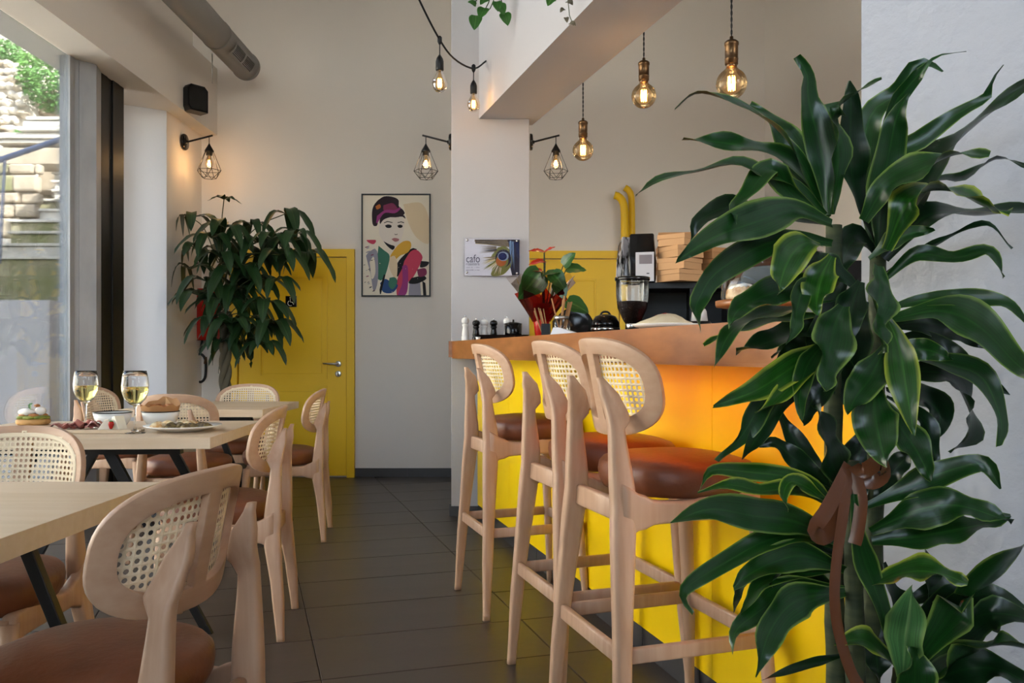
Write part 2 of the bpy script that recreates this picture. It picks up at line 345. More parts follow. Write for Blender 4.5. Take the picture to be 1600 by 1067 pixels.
# ------------------------------------------------------------------ doors
def door(name, x0, x1, top, label_handle=True, sign=False):
    y = BACK - .001; fr = .065
    d = S(empty(name, ((x0 + x1) / 2, y, 0)))
    off = d.location
    f = MB()
    for a in ((x0, x0 + fr, 0, top), (x1 - fr, x1, 0, top), (x0 + fr, x1 - fr, top - fr, top)):
        f.add(*boxvf(a[0], a[1], y - .045, y, a[2], a[3]))
    f.build('door_frame', M['yellow'], d, off=off)
    lf = box('door_leaf', x0 + fr + .006, x1 - fr - .006, y - .022, y, .012, top - fr - .006, M['yellow'], d, .002, off=off)
    a, b = x0 + fr + .17, x1 - fr - .17
    for z0, z1 in ((.16, .78), (.84, top - .21)):
        pm = MB()
        for q in ((a, b, z0, z0 + .03), (a, b, z1 - .03, z1), (a, a + .03, z0 + .03, z1 - .03), (b - .03, b, z0 + .03, z1 - .03)):
            cx0, cx1, cz0, cz1 = q
            pm.add(*boxvf(cx0, cx1, y - .030, y - .021, cz0, cz1))
        pm.build('panel_moulding', M['yellow'], lf, off=off)
        box('panel', a + .045, b - .045, y - .027, y - .021, z0 + .045, z1 - .045, M['yellow'], lf, .004, off=off)
    hx, hz = x1 - fr - .075, .97
    Rx = Matrix.Translation((hx, y - .022, hz)) @ Matrix.Rotation(PI / 2, 4, 'X') if False else None
    h = tube('handle', [Vector(q) - off for q in ((hx, y - .02, hz), (hx, y - .07, hz), (hx - .015, y - .078, hz), (hx - .12, y - .075, hz + .004))], [.011, .01, .01, .006], M['steel'], d, 10)
    v, ff = lathevf([(.026, 0), (.026, .008), (.022, .01)], 20)
    rm = Matrix.Rotation(PI / 2, 4, 'X')
    for zz, nm in ((hz, 'rosette'), (hz - .085, 'lock_plate')):
        tr = Matrix.Translation(Vector((hx, y - .022, zz)) - off)
        mk(nm, [tr @ (rm @ q) for q in v], ff, M['steel'], d, True)
    box('keyhole', hx - .004, hx + .004, y - .034, y - .031, hz - .1, hz - .072, M['gloss'], d, off=off)
    if sign:
        s = box('sign_plate', -1.935, -1.84, y - .034, y - .023, 1.455, 1.55, M['gloss'], d, .002, off=off)
        g = MB(); c = Vector((-1.888, y - .036, 1.5))
        rr = [c + Vector((math.cos(a) * .022 - .004, 0, math.sin(a) * .022 - .012)) for a in [(-1.0 - .25 * k) for k in range(14)]]
        g.add(*tubevf(rr, .003, 6)); g.add(*tubevf([c + Vector((-.006, 0, .028)), c + Vector((-.004, 0, -.002)), c + Vector((.014, 0, -.004)), c + Vector((.024, 0, -.024))], .0032, 6))
        g.add(*lathevf([(.0001, -.006), (.006, 0), (.0001, .006)], 8, c + Vector((-.007, 0, .036))))
        g.build('wheelchair_symbol', M['porc'], s, off=off)
    return d
door('door_1', -2.41, -1.346, 1.95, sign=True)
door('door_2', -.06, .985, 1.935)

# ------------------------------------------------------------------ bar
BU = Vector((-.267, .964, 0)).normalized(); BV = Vector((BU.y, -BU.x, 0))
def bar_pt(d, off=0):                                    # point on the counter's front line at depth d, moved off metres behind it
    return Vector((1.098 - .277 * d, d, 0)) + BV * off
bar_root = empty('bar_unit', bar_pt(3.4, .3), 0, 'bright yellow bar front with dark tiled kick under the wooden counter', 'bar')
off = bar_root.location
pn = .195
p_near, p_far = bar_pt(1.76, pn), bar_pt(5.44, pn)
L = (p_far - p_near).length
Mb = Matrix.Translation(p_near) @ Matrix.Rotation(math.atan2(BU.y, BU.x), 4, 'Z')   # x along bar (away), y to the left (room side)
n = 5
for i in range(n):
    box('front_panel', L * i / n + .001, L * (i + 1) / n - .001, -.03, 0, .092, 1.035, M['ypanel'], bar_root, M=Mb, off=off)
nk = 9
for i in range(nk):
    box('kick_tile', L * i / nk + .0015, L * (i + 1) / nk - .0015, -.028, -.004, 0, .09, M['skirt'], bar_root, M=Mb, off=off)
box('carcass', 0, L, -.34, -.032, 0, 1.03, M['white'], bar_root, M=Mb, off=off)
box('led_strip', .05, 1.5, .135, .16, 1.0347, 1.0358, M['led'], bar_root, M=Mb, off=off)
wa = bar_pt(1.6, 0); wb = bar_pt(5.30, 0)
ct = empty('bar_counter', bar_pt(3.4, .25), 0, 'thick varnished wooden counter top running the length of the bar', 'counter')
off = ct.location; q0 = Vector((-.39, 5.30, 0)); q1 = q0 + Vector((0, .285, 0))
z0, z1 = 1.036, 1.135
def cpoly(name, pts, a, b):
    v = [Vector((p.x, p.y, z)) for z in (a, b) for p in pts]; k = len(pts)
    f = [tuple(range(k - 1, -1, -1)), tuple(range(k, 2 * k))] + [(i, (i + 1) % k, (i + 1) % k + k, i + k) for i in range(k)]
    return mk(name, v, f, M['oak'], ct, off=off)
for i in range(3):
    a, b = .19 * i, .19 * (i + 1) - .001
    far0 = bar_pt(5.30, a) if i == 0 else bar_pt(5.4, a); far1 = bar_pt(5.4, b)
    cpoly('plank', [bar_pt(1.62 + .05 * i, a), bar_pt(1.67 + .05 * i, b), Vector((far1.x, min(far1.y, 5.575), 0)), Vector((far0.x, min(far0.y, 5.575), 0))] if i else
          [bar_pt(1.62, a), bar_pt(1.66, b), far1, Vector((-.2, 5.58, 0)), Vector((-.392, 5.58, 0)), Vector((-.392, 5.30, 0)), far0], z0, z1)
cpoly('edge_lip', [bar_pt(1.62, 0), bar_pt(1.62, .022), bar_pt(5.31, .022), bar_pt(5.30, 0)], 1.0285, 1.0358)
# back counter behind the bar
Mk = Matrix.Translation(bar_pt(1.9, .62)) @ Matrix.Rotation(math.atan2(BU.y, BU.x), 4, 'Z')
bk = empty('back_counter', bar_pt(3.4, 1.0), 0, 'low black work counter behind the bar', 'counter')
off = bk.location
box('worktop', 0, 3.9, -.85, 0, .98, 1.02, M['gloss'], bk, .003, M=Mk, off=off)
for i in range(6): box('cabinet_door', .65 * i + .004, .65 * (i + 1) - .004, -.83, -.02, .1, .978, M['black'], bk, .003, M=Mk, off=off)
box('plinth', .02, 3.88, -.8, -.06, 0, .1, M['black'], bk, M=Mk, off=off)
# ------------------------------------------------------------------ cane chairs and bar stools
def sup(a, W, H, n=2.7):
    c, s = math.cos(a), math.sin(a)
    return (W * math.copysign(abs(c) ** (2 / n), c), H * math.copysign(abs(s) ** (2 / n), s))
BW, BH, BK, REC, BT = .212, .126, 1.75, .2, .016
def bmap(x, t, yb, zc, o=0):                              # board surface, o = offset towards the sitter
    nx = -2 * BK * x; ln = math.hypot(nx, 1)
    return Vector((x + o * nx / ln, yb + BK * x * x - REC * t + o / ln, zc + t))
def board_mesh(yb, zc):
    Mn, K, R = 30, 10, 3
    oa = [sup(-PI / 2 + PI * i / Mn, BW, BH) for i in range(Mn + 1)]
    ia = [sup(-PI / 2 + PI * i / Mn, BW - .04, BH - .042) for i in range(Mn + 1)]
    ia = [(max(x, .021), t) for x, t in ia]
    oc = [(0, BH * (1 - 2 * i / K)) for i in range(1, K)]; ic = [(.021, (BH - .042) * (1 - 2 * i / K)) for i in range(1, K)]
    O_, I_ = oa + oc, ia + ic; n = len(O_)
    bm = bmesh.new()
    for sgn in (1, -1):
        rings = []
        for r in range(R + 1):
            u = r / R
            rings.append([bm.verts.new(bmap(sgn * (o[0] * (1 - u) + i_[0] * u), o[1] * (1 - u) + i_[1] * u, yb, zc)) for o, i_ in zip(O_, I_)])
        for r in range(R):
            for j in range(n):
                q = [rings[r][j], rings[r][(j + 1) % n], rings[r + 1][(j + 1) % n], rings[r + 1][j]]
                if sgn < 0: q.reverse()
                try: bm.faces.new(q)
                except ValueError: pass
    bmesh.ops.remove_doubles(bm, verts=bm.verts[:], dist=1e-4)
    bmesh.ops.recalc_face_normals(bm, faces=bm.faces[:])
    me = bpy.data.meshes.new('backrest'); bm.to_mesh(me); bm.free(); me.materials.append(M['ply'])
    o = bpy.data.objects.new('tmp', me); COL.objects.link(o)
    s = o.modifiers.new('s', 'SOLIDIFY'); s.thickness = BT; s.offset = 0
    b = o.modifiers.new('b', 'BEVEL'); b.width = .003; b.segments = 2; b.limit_method = 'ANGLE'; b.angle_limit = math.radians(50)
    dg = bpy.context.evaluated_depsgraph_get(); me2 = bpy.data.meshes.new_from_object(o.evaluated_get(dg)); me2.name = 'backrest'
    bpy.data.objects.remove(o)
    for p in me2.polygons: p.use_smooth = True
    try: me2.set_sharp_from_angle(angle=math.radians(35))
    except Exception: pass
    return me2
def cane_mesh(yb, zc):
    c, r, o = .0150, .0046, BT / 2 + .0012; v, f = [], []
    W, H = BW - .021, BH - .021
    nx, nt = int(W / c) + 1, int(H / c) + 1
    for i in range(-nx, nx + 1):
        for j in range(-nt, nt + 1):
            x, t = i * c, j * c
            if (abs(x) / W) ** 2.7 + (abs(t) / H) ** 2.7 > 1.0: continue
            n = len(v); h = c / 2
            for a, b in ((-h, -h), (0, -h), (h, -h), (h, 0), (h, h), (0, h), (-h, h), (-h, 0)): v.append(bmap(x + a, t + b, yb, zc, o))
            for a in (-135, -90, -45, 0, 45, 90, 135, 180):
                v.append(bmap(x + r * math.cos(math.radians(a)), t + r * math.sin(math.radians(a)), yb, zc, o + .0012))
            for k in range(8): f.append((n + k, n + (k + 1) % 8, n + 8 + (k + 1) % 8, n + 8 + k))
    # bordering spline
    N = 64; base = len(v)
    for k in range(N):
        a = 2 * PI * k / N
        for g, e in ((.019, 0), (.022, .002), (.029, .002), (.032, 0)):
            x, t = sup(a, BW - g, BH - g); v.append(bmap(x, t, yb, zc, BT / 2 + .001 + e))
    for k in range(N):
        for q in range(3):
            a = base + k * 4 + q; b = base + ((k + 1) % N) * 4 + q; f.append((a, b, b + 1, a + 1))
    me = bpy.data.meshes.new('cane_panel'); me.from_pydata([tuple(q) for q in v], [], f); me.materials.append(M['cane'])
    return me
def cushion(zt, yc, hw, hd, th):
    loops = []; N = 40
    for s, z in ((.80, -th), (.93, -th * .97), (.985, -th * .72), (1.0, -th * .45), (.985, -th * .22), (.93, -th * .07), (.78, .004), (.5, .011), (.2, .013)):
        L = []
        for k in range(N):
            x, y = sup(2 * PI * k / N, hw * s, hd * s, 2.6)
            L.append(Vector((x * (1 + .08 * y / hd), yc + y, zt + z)))
        loops.append(L)
    return loftvf(loops)
def make_chair(stool):
    root = empty('bar_stool' if stool else 'dining_chair')
    if stool: fx, ft, jt, zs, ztop, zc = .235, -.005, .16, .785, 1.0, .975
    else: fx, ft, jt, zs, ztop, zc = .205, -.03, .165, .51, .775, .728
    sh = .03 if stool else 0; zj = zs - .115; yb = .006 + sh
    AY = (0, 1, 0)
    for s in (1, -1):                                      # rear legs run up behind the backrest
        pts = [(s * fx, ft, 0), (s * (fx * .6 + jt * .4), ft * .55 + sh * .45, zj * .45), (s * jt, .006 + sh * .9, zj - .03), (s * (jt - .01), .006 + sh, zj + .05), (s * (jt * .62 + .1 * .38), -.004 + sh, zc - .10), (s * (jt * .5 + .1 * .5), .004 + sh, zc - .075), (s * .109, -.01 + sh, zc - .02), (s * .1, -.032 + sh, ztop)]
        hx = [.013, .017, .0195, .0195, .0165, .016, .0145, .010]; hy = [.0145, .022, .031, .031, .020, .030, .025, .007]
        v, f = bar(pts, hx, hy, ay=AY, sub=44)
        mb = MB().add(v, f)
        mb.build('leg', M['beech'], root, True)
        pts = [(s * (fx - .012), .43, 0), (s * .195, .41, zj * .5), (s * .188, .39, zj + .02)]
        v, f = bar(pts, [.013, .017, .021], [.013, .018, .023], rr=.9, sub=8); mk('leg', v, f, M['beech'], root, True)
    for s in (1, -1):                                      # side rails, swelling into the rear legs
        xs = [(s * jt, sh * .95, zj + .005), (s * (jt + .003), .05 + sh, zj + .002), (s * (jt + .006), .09 + sh, zj), (s * .183, .16 + sh, zj + .003), (s * .186, .27, zj + .012), (s * .188, .39, zj + .008)]
        v, f = bar(xs, [.016] * 6, [.068, .043, .029, .026, .034, .034], ax=(1, 0, 0), ay=(0, 0, 1), sub=18); mk('side_rail', v, f, M['beech'], root, True)
    for y, xx, nm in ((.012 + sh, jt, 'rear_rail'), (.39, .188, 'front_rail')):
        v, f = bar([(-xx, y, zj), (xx, y, zj)], [.012, .012], [.028, .028], ax=AY, ay=(0, 0, 1)); mk(nm, v, f, M['beech'], root, True)
    if stool:
        zr = .335; k = zr / zj; xr = fx * (1 - k) + jt * k; yr = ft * (1 - k) + sh * k * .9
        for s in (1, -1):
            v, f = bar([(s * xr, yr, zr), (s * .2, .415, zr + .005)], [.0095, .0095], [.019, .019], ay=(0, 0, 1)); mk('footrest_rung', v, f, M['beech'], root, True)
        v, f = bar([(-xr, yr, zr), (xr, yr, zr)], [.0095, .0095], [.021, .021], ax=AY, ay=(0, 0, 1)); mk('footrest_rung', v, f, M['beech'], root, True)
        v, f = bar([(-.2, .415, zr + .002), (.2, .415, zr + .002)], [.0095, .0095], [.021, .021], ax=AY, ay=(0, 0, 1)); mk('footrest_rung', v, f, M['beech'], root, True)
    v, f = cushion(zs, .238 + sh * .6, .214, .205 if not stool else .19, .085); mk('seat_cushion', v, f, M['leather'], root, True)
    b = link('backrest', board_mesh(yb, zc), root)
    link('cane_panel', cane_mesh(yb, zc), b)
    return root
D = math.radians
chair0 = make_chair(False); stool0 = make_chair(True)
def put(proto, first, x, d, deg, label, cat, group):
    o = proto if first else copy_tree(proto)
    o.location = (x, d, 0); o.rotation_euler = (0, 0, D(deg)); tag(o, label, cat, group)
    return o
G1, G2 = 'cane-backed dining chairs at the tables', 'cane-backed bar stools along the yellow bar'
put(chair0, True, -.55, 1.55, 78, 'cane-backed beech dining chair nearest the camera, its back turned to the aisle', 'chair', G1)
put(chair0, False, -.907, 3.36, 97, 'cane-backed beech dining chair on the aisle beside the table set with food', 'chair', G1)
put(chair0, False, -1.113, 5.02, 97, 'cane-backed beech dining chair on the aisle in front of the yellow door', 'chair', G1)
put(chair0, False, -1.385, 2.43, 180, 'cane-backed dining chair facing the camera behind the nearest table', 'chair', G1)
put(chair0, False, -1.73, 4.36, 2, 'cane-backed dining chair seen from behind between the food table and the far table', 'chair', G1)
put(chair0, False, -2.62, 5.32, -93, 'cane-backed dining chair against the window side of the far table', 'chair', G1)
put(chair0, False, -1.765, 5.8, 180, 'cane-backed dining chair facing the camera at the far end by the potted tree', 'chair', G1)
put(stool0, True, -.168, 3.63, -72.5, 'cane-backed beech bar stool farthest along the bar, nearest the white pillar', 'stool', G2)
put(stool0, False, .073, 2.71, -72.5, 'cane-backed beech bar stool in the middle of the three at the bar', 'stool', G2)
put(stool0, False, .19, 2.23, -72.5, 'cane-backed beech bar stool nearest the big leafy plant', 'stool', G2)

# ------------------------------------------------------------------ tables
def make_table():
    root = empty('dining_table')
    W = .8; n = 5; wd = W / n
    for i in range(n):
        a = -W / 2 + wd * i
        box('plank', -W / 2, W / 2, a + .00015, a + wd - .00015, .708, .75, M['pine'] if i % 2 else M['pine2'], root, .0006, seg=1)
    f = MB()
    for y in (-.3, .3): f.add(*boxvf(-.3, .3, y - .02, y + .02, .68, .707))
    for x in (-.1, .1): f.add(*boxvf(x - .02, x + .02, -.28, .28, .68, .7))
    f.build('frame', M['black'], root)
    for sx in (1, -1):
        for sy in (1, -1):
            v, f = loftvf([rrect(Vector((sx * .10, sy * .30, .69)), Vector((1, 0, 0)), Vector((0, 1, 0)), .017, .012, .2), rrect(Vector((sx * .375, sy * .31, 0)), Vector((1, 0, 0)), Vector((0, 1, 0)), .013, .012, .2)])
            mk('leg', v, f, M['black'], root)
    return root
t0 = make_table()
for i, (x, d, r, lb) in enumerate(((-1.252, 1.675, -1, 'bare pine table nearest the camera at the lower left'), (-1.672, 3.53, 3, 'pine table set with wine glasses, plates and snacks'), (-1.775, 5.13, 0, 'bare pine table farthest away near the yellow door'))):
    t = t0 if i == 0 else copy_tree(t0)
    t.location = (x, d, 0); t.rotation_euler = (0, 0, D(r)); t.scale = (1.35 if i == 1 else 1, 1, 1); tag(t, lb, 'table', 'pine dining tables with black legs')
# ------------------------------------------------------------------ lamps
def plight(name, loc, power, parent, col=(1, .72, .42), r=.02):
    l = bpy.data.lights.new(name, 'POINT'); l.energy = power; l.color = col; l.shadow_soft_size = r
    o = bpy.data.objects.new(name, l); COL.objects.link(o); o.location = loc; o.parent = parent
def filament(R, h, n=8):
    mb = MB()
    pts = []
    for k in range(n * 2 + 1):
        a = 2 * PI * (k // 2) / n; pts.append(Vector((R * math.cos(a), R * math.sin(a), (h if (k // 2 + k) % 2 else 0))))
    for k in range(n):
        a = 2 * PI * k / n; mb.add(*tubevf([(R * math.cos(a), R * math.sin(a), 0), (R * math.cos(a), R * math.sin(a), h)], .0016, 5))
    return mb
def globe_pendant(px, py, d, label):
    c = P(px, py, d); root = empty('pendant_lamp', (c.x, c.y, c.z), 0, label, 'lamp', 'globe filament pendants over the bar')
    R = .0605
    prof = [(.0001, -R)] + [(R * math.sin(a), -R * math.cos(a)) for a in [PI * k / 16 for k in range(2, 14)]] + [(.024, R * .98), (.019, R * 1.15), (.019, R * 1.3)]
    lathe('glass_globe', prof, M['amber'], root, 28, cap=False)
    filament(.013, .055).build('filament', M['filament'], root).location = (0, 0, -.026)
    tube('filament_stem', [(0, 0, -.02), (0, 0, .07)], .003, M['glass'], root, 6)
    lathe('bulb_screw', [(.017, .062), (.021, .066), (.021, .078), (.014, .08)], M['brass'], root, 16)
    lathe('lamp_holder', [(.021, .074), (.0255, .076), (.0255, .094), (.0265, .095), (.0265, .098), (.0255, .1), (.0255, .15), (.028, .152), (.028, .163), (.02, .17), (.008, .172), (.007, .186), (.003, .188)], M['brass'], root, 24)
    top = CEIL - c.z
    mb = MB()
    for k in (0, PI):
        n = int((top - .18) / .006)
        mb.add(*tubevf([(.0022 * math.cos(q * .75 + k), .0022 * math.sin(q * .75 + k), .18 + (top - .18) * q / n) for q in range(n + 1)], .0023, 4))
    mb.build('twisted_cord', M['black'], root, True)
    lathe('ceiling_rose', [(.05, top - .03), (.05, top - .005), (.045, top)], M['brass'], root, 20)
    plight('bulb_light', (0, 0, 0), 1.1, root)
globe_pendant(911, 235, 4.95, 'amber globe bulb pendant hanging farthest along the bar, nearest the pillar')
globe_pendant(1006, 150, 4.2, 'amber globe bulb pendant in the middle of the three over the bar')
globe_pendant(1143, 131, 3.38, 'amber globe bulb pendant hanging nearest the big leafy plant')

def cage_lamp(mx, my, d, sgn, sc, label):                 # wall plate at pixel, arm goes sgn*X
    c = P(mx, my, d); root = empty('wall_lamp', c, 0, label, 'lamp', 'black wire cage wall lamps'); root.scale = (sc * 1, sc, sc)
    v, f = lathevf([(.055, 0), (.055, .01), (.05, .018), (.012, .022), (.012, .03)], 24)
    R = Matrix.Rotation(sgn * PI / 2, 4, 'Y')
    mk('wall_plate', [R @ q for q in v], f, M['gloss'], root, True)
    tip = Vector((sgn * .195, 0, .045))
    tube('arm', [(sgn * .02, 0, 0), tip], .0065, M['black'], root, 8)
    h = Vector((sgn * .172, 0, .04))
    tube('cord', [h, h - Vector((0, 0, .06))], .003, M['black'], root, 6)
    lathe('lamp_holder', [(.004, -.05), (.008, -.06), (.03, -.098), (.03, -.106), (.02, -.106), (.02, -.13), (.016, -.13)], M['black'], root, 20, c=h)
    lathe('glass_bulb', [(.013, -.128), (.014, -.14), (.024, -.165), (.028, -.185), (.024, -.205), (.012, -.219), (.0001, -.222)], M['amber'], root, 18, c=h, cap=False)
    fl = filament(.006, .036, 6).build('filament', M['filament'], root); fl.location = h - Vector((0, 0, .198))
    mb = MB(); N = 6
    top = [h + Vector((.026 * math.cos(2 * PI * k / N), .026 * math.sin(2 * PI * k / N), -.1)) for k in range(N)]
    mid = [h + Vector((.08 * math.cos(2 * PI * k / N), .08 * math.sin(2 * PI * k / N), -.232)) for k in range(N)]
    bot = [h + Vector((.046 * math.cos(2 * PI * (k + .5) / N), .046 * math.sin(2 * PI * (k + .5) / N), -.282)) for k in range(N)]
    for k in range(N):
        for a, b in ((top[k], mid[k]), (mid[k], mid[(k + 1) % N]), (mid[k], bot[k]), (mid[(k + 1) % N], bot[k]), (bot[k], bot[(k + 1) % N])): mb.add(*tubevf([a, b], .0019, 5))
    mb.build('wire_cage', M['black'], root)
    plight('bulb_light', h - Vector((0, 0, .185)), 3.6, root, r=.025)
cage_lamp(287, 222, 6.94, 1, 1.2, 'black wire cage wall lamp on the left pilaster, glowing against the wall')
cage_lamp(706, 222, 5.68, -1, 1, 'black wire cage wall lamp on the pillar, arm pointing left')
cage_lamp(828, 222, 5.68, 1, 1, 'black wire cage wall lamp on the pillar, arm pointing right towards the bar')

# string of festoon bulbs
sl_ = empty('string_light', P(758, 93, 5.5), 0, 'black festoon string light with two small bulbs hooked to the beam', 'string light')
off = sl_.location
tube('cable', smooth_path([P(600, -120, 4.6), P(655, 0, 4.85), P(687, 62, 5.0), P(710, 92, 5.15), P(740, 107, 5.3), P(760, 95, 5.42)], 30), .006, M['black'], sl_, 6, off=off)
tube('hook', [P(759, 86, 5.44), P(760, 96, 5.44), P(764, 96, 5.44)], .004, M['black'], sl_, 6, off=off)
for px, py, d, s in ((687, 60, 5.0, 1.12), (740, 104, 5.3, 1.0)):
    c = P(px, py, d) - off; r = .042 * s
    tube('drop_cord', [c, c - Vector((0, 0, .1 * s))], .0035, M['black'], sl_, 6)
    lathe('cable_joint', [(.006, .014), (.013, .006), (.013, -.02), (.006, -.035)], M['black'], sl_, 10, c=c)
    h = lathe('lamp_holder', [(.005, -.085 * s), (.017 * s, -.105 * s), (.021 * s, -.12 * s), (.021 * s, -.165 * s), (.018 * s, -.17 * s)], M['black'], sl_, 16, c=c)
    lathe('glass_bulb', [(.014 * s, -.165 * s), (.02 * s, -.185 * s), (.036 * s, -.215 * s), (.04 * s, -.238 * s), (.034 * s, -.262 * s), (.018 * s, -.277 * s), (.0001, -.28 * s)], M['amber'], sl_, 18, c=c, cap=False)
    f = filament(.009 * s, .045 * s, 6).build('filament', M['filament'], sl_); f.location = c - Vector((0, 0, .255 * s))
    plight('bulb_light', c - Vector((0, 0, .23 * s)), .6, sl_)

# ------------------------------------------------------------------ speaker, duct, hose box
c = P(298, 158, 6.71); c.x = -2.53
sp = empty('speaker', (c.x, c.y, c.z), 0, 'small black loudspeaker fixed to the beam above the left wall lamp', 'speaker')
hw, hh = .0875, .1
oct_ = [(-hw + .025, -hh), (hw, -hh), (hw, hh - .03), (hw - .03, hh), (-hw + .03, hh), (-hw, hh - .03), (-hw, -hh + .03)]
Ms = Matrix.Rotation(D(-38), 4, 'Z')
v, f = poly_prism(oct_, ((.085, 0, 0), (0, 1, 0), (0, 0, 1), (1, 0, 0)), -.06, .045); mk('cabinet', [Ms @ q for q in v], f, M['black'], sp)
v, f = poly_prism([(a * .9, b * .9) for a, b in oct_], ((.085, 0, 0), (0, 1, 0), (0, 0, 1), (1, 0, 0)), .045, .053); mk('grille', [Ms @ q for q in v], f, M['gloss'], sp)
box('bracket', 0, .06, -.02, .02, -.03, .03, M['black'], sp)
dr = .108
du = empty('air_duct', (-2.17, 6.9, 3.4), 0, 'round grey ventilation duct under the ceiling at the left', 'duct')
v, f = tubevf([(0, y, 0) for y in (-4.5, -1.3, -1.29, .1)], dr, 32)
mk('duct_body', v, f, M['duct'], du, True)
for y in (-.62, -2.0): mk('seam_ring', *tubevf([(0, y, 0), (0, y + .03, 0)], dr + .004, 32), M['duct'], du, True)
mk('end_cap', *tubevf([(0, .08, 0), (0, .115, 0)], [dr + .006, dr + .004], 32), M['duct'], du, True)
a0 = D(-32)
def onduct(a, y, r): return Vector((math.cos(a) * r, y, math.sin(a) * r))
fr = MB()
for a, b, y0, y1 in ((a0 - .42, a0 + .42, -.5, -.47), (a0 - .42, a0 + .42, -.03, 0), (a0 - .42, a0 - .34, -.47, -.03), (a0 + .34, a0 + .42, -.47, -.03), (a0 - .34, a0 + .34, -.265, -.235)):
    L1 = [onduct(a + (b - a) * k / 6, y0, dr + .006) for k in range(7)]; L2 = [onduct(a + (b - a) * k / 6, y1, dr + .006) for k in range(7)]
    fr.add(*loftvf([L1, L2], False, False))
g = fr.build('grille_frame', M['duct'], du)
bk_ = [onduct(a0 - .34 + .68 * k / 6, y, dr + .0015) for y in (-.47, -.03) for k in range(7)]
mk('grille_opening', bk_, [(k, k + 1, k + 8, k + 7) for k in range(6)], M['gloss'], g)
for k in range(1, 7): tube('louvre', [onduct(a0 - .34 + .68 * k / 7, -.47, dr + .005), onduct(a0 - .34 + .68 * k / 7, -.03, dr + .005)], .0028, M['duct'], g, 5)
tube('hanger', [(-.12, -.35, -.05), (-.12, -.35, -.28)], .004, M['steel'], du, 6)
hb = empty('fire_hose_box', (-2.56, BACK - .001, 1.13), 0, 'red fire hose cabinet on the back wall behind the potted tree', 'hose box')
box('cabinet', -.145, .06, -.1, 0, .04, .48, M['red'], hb, .006)
box('door_panel', -.13, .045, -.108, -.1, .06, .46, M['red'], hb, .003)
box('latch', .02, .035, -.115, -.108, .24, .28, M['steel'], hb)
tube('hose', smooth_path([(-.08, -.05, .04), (-.1, -.05, -.06), (-.14, -.05, -.12), (-.14, -.05, -.26), (-.1, -.05, -.315), (-.055, -.05, -.27), (-.055, -.05, -.12), (-.1, -.06, -.07), (-.12, -.06, -.1)], 40), .011, M['black'], hb, 8)
tube('hose_nozzle', [(-.055, -.05, -.16), (-.05, -.05, -.1)], [.014, .01], M['brass'], hb, 8)
# yellow pipes over the second door
yp = M['yellow']
pr = empty('yellow_pipe', P(975, 402, 7.2), 0, 'shorter yellow painted pipe with bent top, left of the pair', 'pipe', 'yellow pipes by the second door')
tube('pipe', smooth_path([P(976, 404, 7.25), P(976, 340, 7.25), P(974, 318, 7.25), P(968, 308, 7.25), P(960, 305, 7.25)], 20), .033, yp, pr, 14, off=pr.location)
tube('collar', [P(976, 404, 7.25), P(976, 396, 7.25)], .036, yp, pr, 14, off=pr.location)
pr = empty('yellow_pipe', P(986, 402, 7.3), 0, 'taller yellow painted pipe with bent top, right of the pair', 'pipe', 'yellow pipes by the second door')
tube('pipe', smooth_path([P(988, 420, 7.31), P(987, 330, 7.31), P(986, 306, 7.31), P(982, 297, 7.31), P(976, 293, 7.31)], 20), .028, yp, pr, 14, off=pr.location)
tube('collar', [P(988, 420, 7.31), P(988, 412, 7.31)], .031, yp, pr, 14, off=pr.location)

# ------------------------------------------------------------------ poster: a generic pop-art portrait in flat colours
pc = {'cream': (232, 220, 200), 'hair': (44, 30, 38), 'face': (226, 214, 202), 'ink': (28, 26, 30), 'plum': (128, 50, 84), 'orange': (196, 112, 52), 'yellow': (218, 168, 60), 'teal': (62, 116, 96), 'blue': (44, 78, 128), 'pink': (196, 66, 92), 'grey': (150, 146, 158), 'mag': (150, 56, 122), 'sand': (222, 200, 166), 'lip': (170, 110, 112)}
pk = list(pc); pm = [mat('print_' + k, pc[k], .6, spec=.25) for k in pk]
s_ = 6.1
def art(x, y): return ((x / s_ + 560), (y / s_ + 295))
po = empty('framed_poster', P(619, 463, BACK), 0, 'framed colourful pop-art portrait print on the back wall', 'poster'); off = po.location
x0, x1 = P(565.5, 0, BACK).x, P(673, 0, BACK).x; zt, zb = P(0, 303.5, BACK).z, P(0, 463.5, BACK).z
fr = MB(); e = .011
for a in ((x0, x0 + e, zb, zt), (x1 - e, x1, zb, zt), (x0 + e, x1 - e, zt - e, zt), (x0 + e, x1 - e, zb, zb + e)): fr.add(*boxvf(a[0], a[1], BACK - .03, BACK - .001, a[2], a[3]))
fr.build('frame', M['black'], po, off=off)
A = MB(); lay = [0]
def shape(col, pts, sm=0):
    lay[0] += 1; A.mi = pk.index(col)
    q = [Vector((*art(x, y), 0)) for x, y in pts]
    if sm: q = smooth_path(q + [q[0]], sm)[:-1]
    w3 = [P(a.x, a.y, BACK) for a in q]; yy = BACK - .016 - lay[0] * .00012
    A.add([Vector((a.x, yy, a.z)) for a in w3], [tuple(range(len(w3)))])
shape('cream', [(40, 60), (684, 60), (684, 1022), (40, 1022)])
shape('sand', [(430, 150), (600, 140), (676, 300), (676, 520), (560, 470), (480, 330)], 30)
shape('hair', [(190, 110), (250, 75), (330, 80), (385, 110), (388, 170), (430, 205), (436, 250), (300, 250), (200, 300), (180, 355), (140, 345), (132, 230), (150, 160)], 44)
shape('plum', [(240, 160), (330, 140), (380, 190), (400, 180), (350, 230), (250, 215)], 26)
shape('orange', [(165, 170), (205, 150), (215, 180), (180, 200)], 16)
shape('mag', [(180, 260), (260, 205), (350, 205), (400, 175), (404, 195), (350, 235), (250, 235), (190, 320), (172, 330)], 30)
